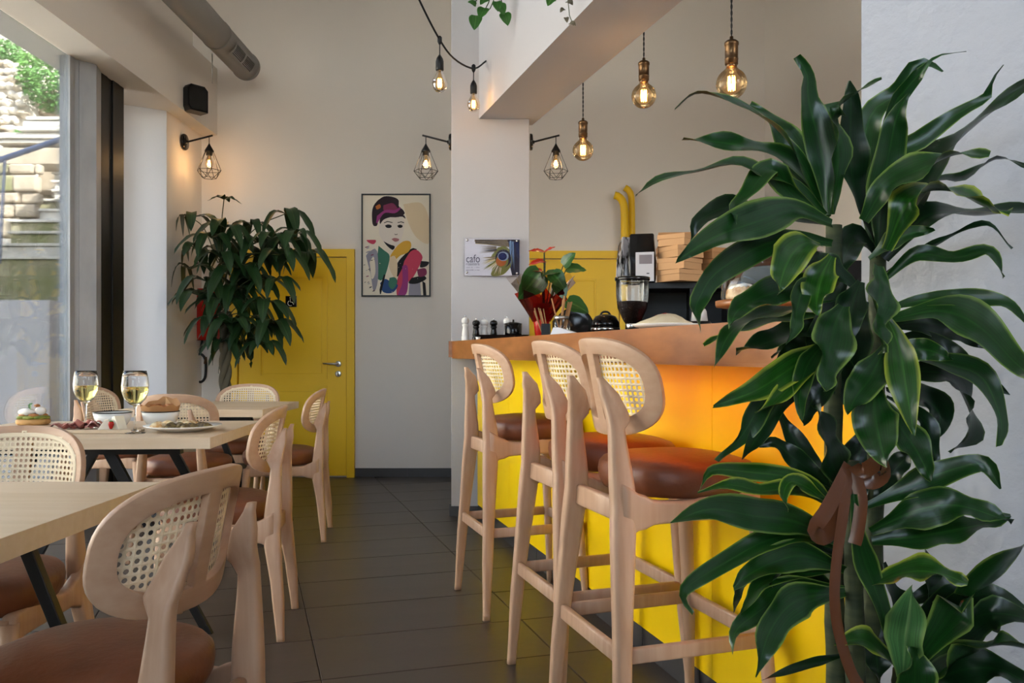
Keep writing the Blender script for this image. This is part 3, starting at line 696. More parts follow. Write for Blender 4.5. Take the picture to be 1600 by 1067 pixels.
shape('face', [(205, 300), (290, 265), (400, 262), (438, 300), (440, 350), (425, 440), (395, 520), (350, 550), (290, 530), (235, 495), (200, 420)], 40)
shape('hair', [(205, 300), (250, 255), (330, 245), (430, 250), (452, 290), (420, 268), (360, 275), (300, 275), (240, 300), (210, 340)], 26)
shape('ink', [(245, 325), (280, 310), (330, 322), (325, 328), (282, 318), (248, 330)])
shape('ink', [(375, 322), (410, 314), (438, 322), (436, 330), (410, 321), (378, 328)])
shape('ink', [(256, 352), (286, 342), (318, 352), (314, 372), (280, 376), (262, 364)], 16)
shape('ink', [(372, 354), (398, 344), (424, 354), (416, 372), (388, 374)], 16)
shape('ink', [(345, 430), (360, 438), (376, 430), (372, 440), (352, 442)])
shape('lip', [(318, 482), (348, 470), (390, 482), (382, 500), (350, 506)], 16)
shape('ink', [(240, 500), (300, 532), (350, 550), (330, 585), (280, 550)], 14)
shape('teal', [(195, 545), (250, 590), (300, 640), (280, 760), (240, 860), (190, 860), (180, 700)], 30)
shape('grey', [(75, 640), (110, 600), (180, 590), (190, 860), (150, 980), (120, 820)], 26)
shape('cream', [(110, 700), (150, 650), (165, 800), (130, 860)], 18)
shape('ink', [(410, 660), (510, 570), (560, 590), (470, 680), (375, 840), (372, 720)], 24)
shape('pink', [(440, 690), (500, 600), (560, 585), (610, 640), (600, 700), (520, 850), (440, 920), (430, 1000), (370, 1018), (375, 860), (420, 760)], 40)
shape('mag', [(420, 740), (470, 735), (475, 920), (450, 1015), (380, 1018), (420, 900)], 24)
shape('yellow', [(345, 580), (385, 535), (440, 500), (495, 505), (505, 555), (470, 610), (400, 640), (340, 690), (305, 650)], 34)
shape('sand', [(300, 660), (345, 640), (375, 720), (360, 860), (300, 760)], 20)
shape('blue', [(210, 900), (260, 860), (330, 900), (380, 920), (330, 990), (240, 985)], 26)
shape('teal', [(300, 850), (350, 845), (375, 890), (330, 960), (290, 920)], 18)
shape('ink', [(245, 820), (262, 815), (235, 930), (215, 1010), (205, 960)], 14)
shape('grey', [(490, 880), (590, 880), (600, 1015), (480, 1015)])
shape('ink', [(510, 850), (620, 830), (650, 860), (560, 905), (480, 900)], 16)
shape('ink', [(600, 690), (675, 700), (650, 740), (590, 750)], 12)
shape('plum', [(560, 770), (640, 760), (650, 820), (580, 840)], 16)
shape('ink', [(612, 880), (640, 900), (650, 1015), (620, 1015)])
shape('pink', [(80, 490), (170, 492), (150, 530), (100, 515)], 12)
random.seed(3)
for k in range(26):
    a, b = random.uniform(50, 150), random.uniform(540, 980); r_ = random.uniform(3, 15)
    shape(random.choice(['ink', 'ink', 'plum', 'grey']), [(a, b), (a + r_ * 2, b - r_ * .6), (a + r_ * 2.2, b), (a + r_ * .4, b + r_ * .5)])
for k in range(24):
    a, b = random.uniform(180, 660), random.uniform(100, 1000); r_ = random.uniform(2, 5)
    if 230 < a < 440 and 260 < b < 540: continue
    shape('cream', [(a, b), (a + r_, b + r_), (a, b + 2 * r_), (a - r_, b + r_)])
A.build('print', None, po, off=off, mats=pm)

# ------------------------------------------------------------------ acrylic sign on the pillar
sg = empty('wall_sign', P(769, 430, PY0), 0, 'clear-fronted cafe sign with peacock feather and lettering on the pillar', 'sign'); off = sg.location
SD = PY0 - .03
def sp2(x, y, l=0): q = P(720 + x / 15.24, 365 + y / 15.24, SD); return Vector((q.x, SD - .0005 - l, q.z))
sx0, sx1, sz0, sz1 = sp2(95, 0).x, sp2(1405, 0).x, sp2(0, 1000).z, sp2(0, 125).z
box('panel', sx0, sx1, SD, SD + .008, sz0, sz1, mat('sign_white', (206, 204, 210), .6, spec=.2), sg, .001, off=off)
fc = {'brown': (112, 98, 78), 'dark': (46, 42, 52), 'tan': (180, 164, 118), 'navy': (28, 36, 84), 'sky': (116, 144, 178), 'olive': (112, 112, 58), 'copper': (156, 88, 42), 'ring': (128, 140, 160), 'deep': (22, 22, 66), 'pale': (206, 196, 176)}
fk = list(fc); fm_ = [mat('feather_' + k, fc[k], .6, spec=.2) for k in fk]
A = MB(); ly = [0]
def sshape(col, pts, sm=0):
    ly[0] += 1; A.mi = fk.index(col); q = [Vector((x, y, 0)) for x, y in pts]
    if sm: q = smooth_path(q + [q[0]], sm)[:-1]
    A.add([sp2(a.x, a.y, ly[0] * .00004) for a in q], [tuple(range(len(q)))])
sshape('brown', [(330, 140), (1400, 140), (1400, 340), (900, 300), (600, 260), (330, 190)])
sshape('dark', [(1100, 140), (1398, 140), (1398, 990), (1220, 990), (1150, 700), (1200, 400)])
sshape('olive', [(880, 330), (1050, 300), (1180, 420), (1220, 700), (1100, 900), (960, 990), (720, 990), (800, 700), (720, 560)], 40)
random.seed(5)
def barb(x0, y0, x1, y1, w_, col):
    dx, dy = x1 - x0, y1 - y0; l = math.hypot(dx, dy); nx, ny = -dy / l * w_, dx / l * w_
    sshape(col, [(x0 + nx, y0 + ny), ((x0 + x1) / 2 + nx * .8, (y0 + y1) / 2 + ny * .8), (x1, y1), ((x0 + x1) / 2 - nx * .8, (y0 + y1) / 2 - ny * .8), (x0 - nx, y0 - ny)])
for k in range(34):
    a = math.radians(95 + 85 * k / 33 + random.uniform(-3, 3)); l0 = 150; l1 = random.uniform(380, 560)
    if math.sin(a) * l1 + 560 > 985: l1 = (985 - 560) / max(math.sin(a), .1)
    barb(980 + math.cos(a) * l0, 560 + math.sin(a) * l0, max(470, 980 + math.cos(a) * l1), 560 + math.sin(a) * l1, random.uniform(7, 15), random.choice(['tan', 'brown', 'olive', 'tan', 'dark', 'pale']))
for k in range(9):
    a = math.radians(180 + 24 * k / 8); l1 = random.uniform(360, 480); barb(850, 420 - k * 14, 850 + math.cos(a) * l1, 470 - k * 22 + random.uniform(-10, 10), 7, random.choice(['dark', 'brown']))
for k in range(12): barb(330 + random.uniform(0, 40), 150 + k * 8, 1000, 150 + k * 12, 6, random.choice(['tan', 'brown', 'dark']))
for k in range(14):
    x = 1150 + k * 16; barb(x, 160 + random.uniform(0, 40), x + random.uniform(20, 90), random.uniform(500, 900), random.uniform(5, 10), random.choice(['sky', 'navy', 'dark', 'sky']) if x < 1290 else 'navy')
def ell(col, cx, cy, rx, ry): sshape(col, [(cx + rx * math.cos(2 * PI * k / 24), cy + ry * math.sin(2 * PI * k / 24)) for k in range(24)])
ell('dark', 1010, 590, 190, 215); ell('olive', 985, 650, 150, 165); ell('copper', 960, 660, 125, 120); ell('ring', 1010, 540, 130, 112); ell('deep', 995, 545, 100, 88); ell('navy', 1000, 530, 70, 56)
A.build('feather_print', None, sg, off=off, mats=fm_)
ink = mat('sign_ink', (70, 66, 84), .3)
def text(name, body, x, y, h, width, m, parent, off, frame_d):
    cu = bpy.data.curves.new(name, 'FONT'); cu.body = body; cu.size = 1
    o = bpy.data.objects.new(name, cu); COL.objects.link(o); dg = bpy.context.evaluated_depsgraph_get()
    me = bpy.data.meshes.new_from_object(o.evaluated_get(dg)); bpy.data.objects.remove(o)
    xs = [q.co.x for q in me.vertices]; ys = [q.co.y for q in me.vertices]
    a = sp2(x, y, .0045); sc_ = h / 15.24 / F * SD / (max(ys) - min(0, min(ys)))
    sw = width / 15.24 / F * SD / (max(xs) - min(xs))
    for q in me.vertices: q.co = Vector((a.x + (q.co.x - min(xs)) * sw, a.y, a.z + q.co.y * sc_)) - off
    me.materials.clear(); me.materials.append(m); link(name, me, parent)
text('lettering', 'cafo', 130, 685, 185, 325, ink, sg, off, SD)
text('lettering', 'roasters', 130, 755, 56, 312, ink, sg, off, SD)
A = MB(); random.seed(11)
for yy, hh_ in ((815, 22), (880, 26)):                      # two lines of print too small to read
    x = 130
    while x < 440:
        w_ = random.choice([8, 12, 16]); 
        if random.random() > .14: A.add([sp2(x, yy, .0045), sp2(x + w_, yy, .0045), sp2(x + w_, yy - hh_ * random.choice([.7, .7, 1]), .0045), sp2(x, yy - hh_ * .7, .0045)], [(0, 1, 2, 3)])
        x += w_ + 6
A.build('small_print', mat('sign_ink_pale', (140, 136, 150), .3), sg, off=off)
v, f = lathevf([(.008, 0), (.008, .04), (.006, .044), (.0001, .045)], 14); R = Matrix.Rotation(PI / 2, 4, 'X')
for x, y in ((155, 160), (1335, 180), (145, 925), (1335, 945)):
    a = sp2(x, y); tr = Matrix.Translation(Vector((a.x, PY0, a.z)) - off); mk('standoff', [tr @ (R @ q) for q in v], f, M['chrome'], sg, True)
box('acrylic_cover', sx0 - .008, sx1 + .004, SD - .009, SD - .006, sz0 - .008, sz1 + .006, M['acrylic'], sg, off=off)
# ------------------------------------------------------------------ plants
def leaf_geom(path, wid, hint, rng, N=16, wave=.10, fold=.18, prof=None, twist=0):
    pts = smooth_path(path, N); v, f, uv = [], [], []
    ph = rng.uniform(0, 6); fr = rng.uniform(1.6, 3.0)
    for i, p in enumerate(pts):
        u = i / N; t = (pts[min(i + 1, N)] - pts[max(i - 1, 0)]).normalized()
        s = t.cross(hint)
        if s.length < .05: s = t.orthogonal()
        s.normalize(); n = s.cross(t).normalized()
        if twist: a = twist * (u - .4); s, n = s * math.cos(a) + n * math.sin(a), n * math.cos(a) - s * math.sin(a)
        if prof: w_ = wid / 2 * prof(u)
        else:
            w_ = wid / 2 * max(.0, (.26 + .74 * min(1, u / .38) ** 1.4 if u < .38 else max(0, 1 - ((u - .38) / .62) ** 2.1) ** .9))
            w_ = max(w_, .0012)
        wv = wave * wid * math.sin(u * fr * 2 * PI + ph) * min(1, u * 2); wv2 = wave * wid * math.sin(u * fr * 2 * PI * 1.13 + ph + 1.9) * min(1, u * 2)
        for k, x in enumerate((-1, -.55, 0, .55, 1)):
            e = n * (fold * w_ * (abs(x) - .3) + (wv if x < 0 else wv2) * abs(x) ** 2)
            v.append(p + s * (x * w_) + e); uv.append((.5 + x * .5, u))
    for i in range(N):
        for k in range(4): a = i * 5 + k; f.append((a, a + 1, a + 6, a + 5))
    return v, f, uv
rng = random.Random(21)
DD = 1.42                                                   # distance of the plant's canes
canes = [(1303, 352, 1312, 1.43), (1372, 398, 1352, 1.45), (1330, 720, 1338, 1.40), (1408, 1045, 1400, 1.42)]
base = Vector((P(1345, 0, DD).x, DD, 0))
dr_ = empty('dracaena_plant', base, 0, 'tall dracaena with long striped leaves standing at the end of the bar', 'plant')
lathe('pot', [(.12, 0), (.135, .01), (.15, .26), (.16, .27), (.16, .3), (.145, .3), (.14, .27)], M['pot'], dr_, 28, cap=True)
lathe('soil', [(.138, .262), (.1, .27), (.0001, .272)], M['soil'], dr_, 20)
for px, py, pb, d in canes:
    t = P(px, py, d); b = Vector((P(pb, 0, d).x, d, .26)); pts = smooth_path([b, b.lerp(t, .5) + Vector((rng.uniform(-.008, .008), 0, 0)), t], 26)
    rr = [.017 - .004 * i / 26 + (.0015 if i % 3 == 0 else 0) for i in range(27)]
    tube('cane_stem', pts, rr, M['stem'], dr_, 10, off=base)
LV = [  # (path in px, depth at base, depth at tip, width px, material, hint twist)
 ([(1293, 340), (1245, 240), (1195, 185), (1125, 152), (1085, 147), (1054, 172)], 1.42, 1.30, 30, 0), ([(1296, 330), (1258, 265), (1215, 195), (1172, 163)], 1.44, 1.52, 42, 0),
 ([(1295, 340), (1255, 270), (1212, 240), (1130, 222), (1066, 218)], 1.42, 1.36, 42, 0), ([(1290, 335), (1245, 288), (1190, 268), (1150, 255), (1090, 268), (1030, 280), (993, 305)], 1.40, 1.26, 28, 0),
 ([(1288, 335), (1235, 302), (1205, 262), (1170, 300), (1147, 325), (1150, 348)], 1.40, 1.28, 34, 0), ([(1296, 335), (1284, 235), (1264, 155), (1262, 118), (1245, 88)], 1.40, 1.38, 44, 0),
 ([(1300, 335), (1312, 240), (1304, 178), (1340, 143), (1378, 124)], 1.40, 1.30, 46, 0), ([(1300, 350), (1240, 327), (1190, 342), (1120, 368), (1057, 407)], 1.38, 1.24, 56, 0),
 ([(1290, 350), (1200, 332), (1140, 322), (1092, 345), (1078, 378)], 1.44, 1.42, 40, 1), ([(1300, 380), (1245, 372), (1186, 385), (1120, 425), (1095, 462), (1086, 488), (1095, 516)], 1.38, 1.22, 42, 0),
 ([(1285, 385), (1262, 378), (1240, 392), (1226, 420), (1216, 458)], 1.34, 1.26, 56, 2), ([(1305, 430), (1240, 446), (1182, 466), (1152, 485), (1140, 512)], 1.38, 1.26, 44, 0),
 ([(1300, 400), (1284, 430), (1276, 462), (1276, 492)], 1.36, 1.30, 48, 2), ([(1305, 430), (1260, 445), (1246, 480), (1244, 508), (1228, 538)], 1.36, 1.27, 28, 0),
 ([(1305, 470), (1205, 490), (1145, 515), (1116, 574)], 1.38, 1.28, 36, 0), ([(1300, 490), (1200, 500), (1140, 520), (1099, 538)], 1.4, 1.32, 26, 2),
 ([(1320, 500), (1245, 516), (1195, 535), (1150, 550)], 1.4, 1.34, 46, 1), ([(1320, 525), (1240, 572), (1180, 610), (1115, 634)], 1.38, 1.26, 44, 2),
 ([(1300, 535), (1212, 600), (1160, 680), (1120, 720)], 1.38, 1.27, 38, 0), ([(1300, 555), (1225, 620), (1185, 680), (1160, 718)], 1.38, 1.28, 38, 1),
 ([(1305, 545), (1250, 588), (1210, 628), (1180, 646)], 1.36, 1.26, 30, 2), ([(1318, 478), (1306, 505), (1294, 560), (1287, 612)], 1.34, 1.25, 64, 0),
 ([(1305, 520), (1264, 565), (1250, 615), (1253, 658)], 1.36, 1.28, 30, 0), ([(1322, 770), (1302, 725), (1290, 672), (1274, 632)], 1.38, 1.36, 56, 1),
 ([(1310, 790), (1258, 712), (1225, 660), (1212, 628)], 1.40, 1.42, 30, 1), ([(1300, 760), (1242, 716), (1210, 692), (1186, 698)], 1.4, 1.4, 30, 1),
 ([(1325, 560), (1290, 590), (1262, 640), (1255, 665)], 1.42, 1.40, 40, 1), ([(1310, 505), (1275, 530), (1245, 548), (1208, 572)], 1.41, 1.36, 44, 1),
 ([(1315, 540), (1270, 560), (1232, 545), (1205, 560)], 1.43, 1.4, 38, 1), ([(1320, 440), (1300, 480), (1275, 525), (1262, 560)], 1.42, 1.36, 40, 1),
 ([(1368, 385), (1338, 300), (1330, 230), (1330, 165), (1328, 126)], 1.42, 1.38, 50, 1), ([(1372, 395), (1376, 330), (1392, 230), (1402, 180), (1420, 146)], 1.42, 1.36, 52, 0),
 ([(1365, 390), (1350, 260), (1362, 178), (1405, 145), (1428, 104), (1450, 98), (1473, 112)], 1.46, 1.40, 40, 0), ([(1370, 380), (1390, 190), (1420, 135), (1445, 108), (1466, 88), (1510, 80)], 1.44, 1.34, 26, 0),
 ([(1374, 395), (1392, 258), (1440, 218), (1495, 178), (1540, 152), (1550, 125), (1568, 101)], 1.43, 1.34, 28, 0), ([(1378, 400), (1445, 268), (1505, 210), (1560, 165), (1612, 125)], 1.44, 1.32, 62, 1),
 ([(1350, 345), (1385, 290), (1440, 262), (1495, 240), (1546, 243)], 1.36, 1.24, 60, 0), ([(1380, 405), (1450, 292), (1505, 278), (1560, 247), (1612, 264)], 1.44, 1.36, 30, 1),
 ([(1385, 390), (1425, 308), (1485, 296), (1540, 322), (1580, 330)], 1.34, 1.22, 64, 2), ([(1382, 405), (1450, 335), (1530, 335), (1600, 328), (1650, 340)], 1.42, 1.34, 56, 1),
 ([(1358, 405), (1392, 378), (1422, 365), (1460, 358)], 1.38, 1.30, 32, 0), ([(1378, 430), (1430, 397), (1480, 372), (1540, 350), (1582, 388)], 1.42, 1.34, 16, 1),
 ([(1378, 440), (1430, 398), (1490, 403), (1545, 393), (1568, 434)], 1.4, 1.30, 28, 0), ([(1372, 415), (1376, 450), (1372, 490), (1380, 552)], 1.36, 1.28, 60, 0),
 ([(1380, 485), (1435, 470), (1500, 466), (1570, 472), (1608, 508)], 1.4, 1.28, 28, 0), ([(1385, 500), (1470, 485), (1530, 510), (1580, 560), (1615, 592)], 1.38, 1.22, 60, 0),
 ([(1385, 510), (1440, 503), (1500, 518), (1540, 545)], 1.43, 1.42, 42, 1), ([(1385, 495), (1402, 535), (1414, 600), (1428, 680)], 1.36, 1.27, 46, 2),
 ([(1385, 560), (1440, 546), (1490, 562)], 1.38, 1.32, 34, 0), ([(1390, 545), (1480, 568), (1535, 590), (1564, 655), (1561, 697)], 1.4, 1.28, 40, 0),
 ([(1390, 530), (1450, 530), (1512, 580), (1578, 617)], 1.43, 1.38, 36, 1), ([(1400, 580), (1480, 585), (1512, 630), (1518, 670), (1486, 708)], 1.42, 1.36, 62, 1),
 ([(1385, 610), (1440, 620), (1470, 650), (1455, 690)], 1.44, 1.44, 50, 1), ([(1385, 540), (1362, 585), (1338, 618), (1326, 647)], 1.36, 1.28, 50, 0),
 ([(1368, 600), (1366, 645), (1374, 690), (1386, 730)], 1.34, 1.26, 62, 0), ([(1375, 620), (1420, 685), (1440, 718), (1455, 752)], 1.40, 1.33, 48, 0),
 ([(1385, 620), (1440, 652), (1456, 690), (1466, 732)], 1.42, 1.40, 30, 1), ([(1370, 790), (1390, 745), (1428, 700)], 1.42, 1.4, 40, 1),
 ([(1355, 790), (1415, 765), (1465, 742), (1535, 725), (1563, 764)], 1.4, 1.34, 40, 0), ([(1360, 830), (1430, 800), (1500, 790), (1582, 816)], 1.4, 1.32, 54, 0),
 ([(1362, 845), (1430, 838), (1500, 826), (1580, 808)], 1.41, 1.36, 50, 0), ([(1448, 960), (1456, 900), (1450, 880), (1444, 853)], 1.43, 1.43, 36, 1),
 ([(1334, 772), (1340, 830), (1352, 880), (1375, 940), (1405, 1040)], 1.34, 1.36, 34, 0), ([(1362, 912), (1420, 892), (1470, 895), (1512, 912)], 1.36, 1.28, 56, 2),
 ([(1420, 1050), (1500, 945), (1560, 885), (1630, 825)], 1.38, 1.22, 60, 0), ([(1410, 1060), (1414, 1000), (1420, 960), (1425, 918)], 1.32, 1.26, 60, 3),
 ([(1420, 1030), (1510, 940), (1560, 932), (1612, 955)], 1.42, 1.34, 46, 1), ([(1420, 1060), (1500, 1025), (1560, 1005), (1640, 1022)], 1.38, 1.24, 84, 0),
 ([(1410, 1050), (1355, 1000), (1304, 1006)], 1.38, 1.32, 40, 2), ([(1410, 1110), (1430, 1070), (1430, 1030), (1424, 1010)], 1.3, 1.28, 54, 0),
 ([(1420, 1090), (1490, 1050), (1560, 1045), (1620, 1075)], 1.36, 1.26, 60, 1), ([(1420, 1050), (1520, 970), (1580, 960), (1640, 985)], 1.4, 1.3, 56, 1), ([(1420, 1060), (1460, 960), (1520, 920), (1560, 930)], 1.43, 1.4, 48, 1),
 ([(1310, 800), (1262, 752), (1160, 736), (1110, 736), (1092, 768)], 1.4, 1.3, 28, 2), ([(1310, 800), (1245, 765), (1190, 766), (1140, 757), (1090, 770)], 1.38, 1.28, 28, 2),
 ([(1310, 800), (1268, 765), (1236, 752), (1224, 775), (1232, 798)], 1.36, 1.28, 26, 2), ([(1315, 850), (1245, 815), (1180, 805), (1110, 795), (1048, 817)], 1.38, 1.26, 52, 0),
 ([(1318, 860), (1250, 836), (1195, 845), (1130, 880), (1075, 916), (1067, 936), (1083, 958)], 1.38, 1.24, 34, 0), ([(1318, 870), (1260, 848), (1195, 858)], 1.4, 1.34, 18, 1),
 ([(1320, 890), (1255, 868), (1212, 876), (1172, 896), (1146, 918)], 1.38, 1.27, 46, 0), ([(1318, 880), (1245, 868), (1215, 890), (1204, 915)], 1.4, 1.34, 40, 1),
 ([(1310, 890), (1175, 905), (1152, 935), (1147, 957)], 1.4, 1.3, 18, 1), ([(1310, 890), (1200, 905), (1172, 938), (1157, 957)], 1.38, 1.28, 24, 0),
 ([(1320, 920), (1232, 918), (1192, 950), (1150, 985), (1145, 1022)], 1.38, 1.25, 36, 0), ([(1320, 925), (1245, 938), (1204, 985), (1182, 1058)], 1.36, 1.24, 52, 0),
 ([(1320, 930), (1265, 915), (1242, 932), (1233, 965)], 1.4, 1.35, 42, 1), ([(1330, 1020), (1260, 1038), (1190, 1063)], 1.38, 1.28, 14, 1),
 ([(1330, 640), (1312, 580), (1310, 540)], 1.42, 1.42, 46, 1), ([(1350, 470), (1335, 520), (1330, 580), (1340, 620)], 1.44, 1.42, 54, 1), ([(1365, 520), (1350, 580), (1365, 640)], 1.46, 1.44, 60, 1), ([(1360, 660), (1340, 720), (1345, 790)], 1.46, 1.45, 46, 1),
 ([(1372, 400), (1340, 370), (1318, 400), (1312, 440)], 1.44, 1.42, 44, 1), ([(1340, 450), (1300, 420), (1270, 405), (1262, 425)], 1.40, 1.36, 40, 1), ([(1345, 440), (1330, 480), (1322, 540)], 1.38, 1.34, 44, 1),
 ([(1380, 880), (1400, 940), (1440, 985), (1480, 1000)], 1.44, 1.44, 50, 1), ([(1385, 960), (1370, 1010), (1375, 1070)], 1.44, 1.42, 44, 1), ([(1420, 940), (1470, 925), (1530, 950), (1560, 990)], 1.43, 1.42, 50, 1),
]
DM = [M['drac'], M['drac2'], M['drac3'], leaf_mat('dracaena_leaf_pale', (70, 118, 66), (120, 150, 80), (120, 156, 100))]
for path, d0, d1, w_, mi in LV:
    n = len(path); ds = [d0 + (d1 - d0) * i / (n - 1) for i in range(n)]
    pts = [P(x, y, d) for (x, y), d in zip(path, ds)]
    hint = Vector((rng.uniform(-.6, .6), -.75 + rng.uniform(-.25, .4), .55 + rng.uniform(-.45, .45)))
    v, f, uv = leaf_geom(pts, w_ * 1.12 / F * (d0 + d1) / 2, hint, rng, N=22, wave=.13, fold=.3, twist=rng.uniform(-1.1, 1.1))
    mk('leaf', v, f, DM[mi], dr_, True, uv, off=base)
# copper ribbon tied round the canes
def strip(name, pts, w_, hint, m, parent, off, n=18):
    q = smooth_path(pts, n); v, f = [], []
    for i, p in enumerate(q):
        t = (q[min(i + 1, n)] - q[max(i - 1, 0)]).normalized(); s = t.cross(Vector(hint)).normalized()
        v += [p - s * w_ / 2, p, p + s * w_ / 2]
        v[-2] = p + Vector(hint).normalized() * .002
    for i in range(n): a = i * 3; f += [(a, a + 1, a + 4, a + 3), (a + 1, a + 2, a + 5, a + 4)]
    return mk(name, v, f, m, parent, True, off=off)
rb = empty('ribbon_bow', P(1328, 740, 1.36), 0, 'copper satin ribbon bow tied round the canes of the tall plant', 'ribbon'); off = rb.location
for pts in ([(1328, 728), (1312, 760), (1290, 800), (1272, 828), (1290, 838), (1312, 805), (1326, 745)], [(1332, 728), (1350, 735), (1375, 722), (1382, 740), (1360, 752), (1334, 738)]):
    k = len(pts); strip('bow_loop', [P(x, y, 1.35 - .03 * math.sin(PI * i / (k - 1)) * (1 if i < k / 2 else .4)) for i, (x, y) in enumerate(pts)], .026, (.3, -.9, .2), M['ribbon'], rb, off, 26)
strip('ribbon_tail', [P(x, y, d) for x, y, d in ((1326, 735, 1.345), (1318, 800, 1.33), (1308, 870, 1.325), (1304, 930, 1.32), (1310, 985, 1.32), (1330, 1050, 1.32), (1352, 1085, 1.33))], .019, (.25, -.95, .1), M['ribbon'], rb, off, 30)
strip('ribbon_tail', [P(x, y, d) for x, y, d in ((1334, 735, 1.345), (1345, 780, 1.34), (1340, 830, 1.34), (1335, 850, 1.34))], .02, (-.2, -.95, .1), M['ribbon'], rb, off)
lathe('knot', [(.0001, -.013), (.011, -.009), (.015, 0), (.011, .009), (.0001, .013)], M['ribbon'], rb, 12)

# ---- braided money tree in the corner
MT = 6.55; mb_ = Vector((P(352, 0, MT).x, MT, 0))
mt = empty('money_tree', mb_, 0, 'braided-trunk potted tree with drooping palmate leaves beside the yellow door', 'plant')
lathe('pot', [(.16, 0), (.17, .01), (.2, .34), (.21, .35), (.21, .38), (.19, .38), (.185, .35)], M['pot'], mt, 28); lathe('soil', [(.18, .345), (.0001, .35)], M['soil'], mt, 20)
for k in range(3): tube('braided_trunk', [(.024 * math.cos(q * .33 + k * 2.09), .024 * math.sin(q * .33 + k * 2.09), .34 + q * .022) for q in range(48)], .024, M['bark'], mt, 8)
tops = [(350, 312, 26), (300, 340, 44), (352, 356, 50), (446, 334, 46), (392, 352, 40), (425, 372, 40), (462, 366, 38), (478, 398, 46), (312, 392, 44), (298, 420, 50), (345, 402, 44), (375, 390, 46), (408, 402, 46), (438, 398, 44), (360, 430, 50), (395, 440, 50), (322, 440, 46), (430, 440, 44), (310, 462, 46), (345, 474, 50), (385, 478, 50), (415, 474, 46), (362, 505, 46), (398, 512, 44), (330, 500, 44), (425, 505, 42), (378, 535, 42), (345, 535, 38), (410, 540, 36), (455, 378, 40), (330, 372, 46), (368, 452, 50), (352, 455, 46), (390, 500, 46), (372, 420, 50), (405, 378, 46)]
rng = random.Random(4)
for i, (x, y, r) in enumerate(tops):
    d = MT + rng.uniform(-.3, .28); c = P(x, y, d); L = r / F * d * .98
    start = mb_ + Vector((rng.uniform(-.05, .05), rng.uniform(-.05, .05), max(1.25, min(1.75, c.z - .12))))
    st = tube('petiole', smooth_path([start, start.lerp(c, .5) + Vector((0, 0, .08)), c], 8), .004, M['stem'], mt, 5, off=mb_)
    V_, F_, UV = [], [], []; nl = rng.choice([5, 6, 6, 7]); a0 = rng.uniform(0, 6)
    out = (c - mb_); out.z = 0
    for k in range(nl):
        a = a0 + 2 * PI * k / nl; dirv = Vector((math.cos(a), math.sin(a) * .75, rng.uniform(-.1, .25))) + out * .5
        dirv.normalize(); ll = L * rng.uniform(.85, 1.25); droop = rng.uniform(.45, .95)
        if i == 0: droop = .1
        p1 = c + dirv * ll * .45 + Vector((0, 0, .02)); p2 = c + dirv * ll * .85 - Vector((0, 0, ll * droop * .5)); p3 = c + dirv * ll * 1.0 - Vector((0, 0, ll * droop))
        v, f, uv = leaf_geom([c, p1, p2, p3], ll * .36, Vector((0, -.25, 1)), rng, 8, .03, .25, prof=lambda u: max(.04, math.sin(PI * min(1, u ** .85)) ** .8))
        n = len(V_); V_ += v; F_ += [tuple(q + n for q in g) for g in f]; UV += uv
    V_ = [Vector((max(q.x, -2.6), min(q.y, 7.2), q.z)) for q in V_]
    mk('leaf', V_, F_, M['money'], mt, True, UV, off=mb_)

# ---- trailing plants on top of the bar beam
def heart(c, sz, dirv, hint, rng, ms, parent, off, nm='leaf'):
    d_ = Vector(dirv).normalized(); v, f, uv = leaf_geom([c, c + d_ * sz * .5 + Vector((0, -.006, .004)), c + d_ * sz], sz * .8, Vector(hint), rng, 8, .03, .2,
        prof=lambda u: max(.03, (math.sin(PI * min(1, (u * .93 + .07)) ** .62)) ** .75))
    return mk(nm, v, f, ms, parent, True, uv, off=off)
rng = random.Random(9)
ph = empty('trailing_pothos', (.1, 5.0, 3.452), 0, 'green trailing pothos spilling over the top of the white beam', 'plant'); off = ph.location
lathe('pot', [(.08, -.0), (.1, .16), (.105, .17), (.09, .17)], M['pot'], ph, 20)
rim = [Vector((.06, 4.95, 3.63)), Vector((-.06, 4.85, 3.56))]
for pth in ([(775, -35), (768, -10), (760, 12), (748, 28)], [(778, -35), (782, -8), (786, 14), (792, 28)], [(776, -35), (770, 5), (758, 22)], [(770, -35), (752, -12), (742, 5)]):
    tube('vine', smooth_path(rim + [P(x, y, 4.82) for x, y in pth], 16), .003, M['stem'], ph, 5, off=off)
for x, y, s, dx, dz in ((757, 12, .085, -.2, -.6), (744, 8, .05, -.8, .2), (744, 24, .095, -.1, -1), (780, 6, .08, .3, -.8), (788, 20, .085, .25, -1), (770, -6, .08, -.5, .4), (762, -4, .07, -.4, -.5), (792, -4, .07, .8, .1), (776, 2, .07, .1, -.8)):
    heart(P(x, y, 4.8), s, (dx, -.25, dz), (0, -.9, .4), rng, M['pothos'], ph, off)
ph = empty('trailing_vine', (.45, 4.05, 3.452), 0, 'thin dried vine with small leaves trailing over the beam edge', 'plant'); off = ph.location
lathe('pot', [(.07, -.0), (.09, .14), (.095, .15), (.08, .15)], M['pot'], ph, 20)
tube('vine', smooth_path([Vector((.4, 4.0, 3.6)), Vector((.27, 3.86, 3.5)), P(885, -120, 3.86), P(885, -25, 3.86), P(888, 5, 3.86), P(890, 25, 3.86), P(896, 40, 3.86)], 24), .002, M['stem'], ph, 5, off=off)
tube('vine', smooth_path([Vector((.4, 4.0, 3.6)), Vector((.25, 3.86, 3.5)), P(866, -120, 3.86), P(864, -4, 3.86)], 16), .002, M['stem'], ph, 5, off=off)
for x, y, s, dx, dz in ((886, 2, .04, .4, -.4), (882, 14, .03, -.6, -.6), (884, 27, .03, .2, -1), (890, 36, .035, .6, -.4)):
    heart(P(x, y, 3.85), s, (dx, -.3, dz), (0, -.9, .4), rng, M['bark'], ph, off)
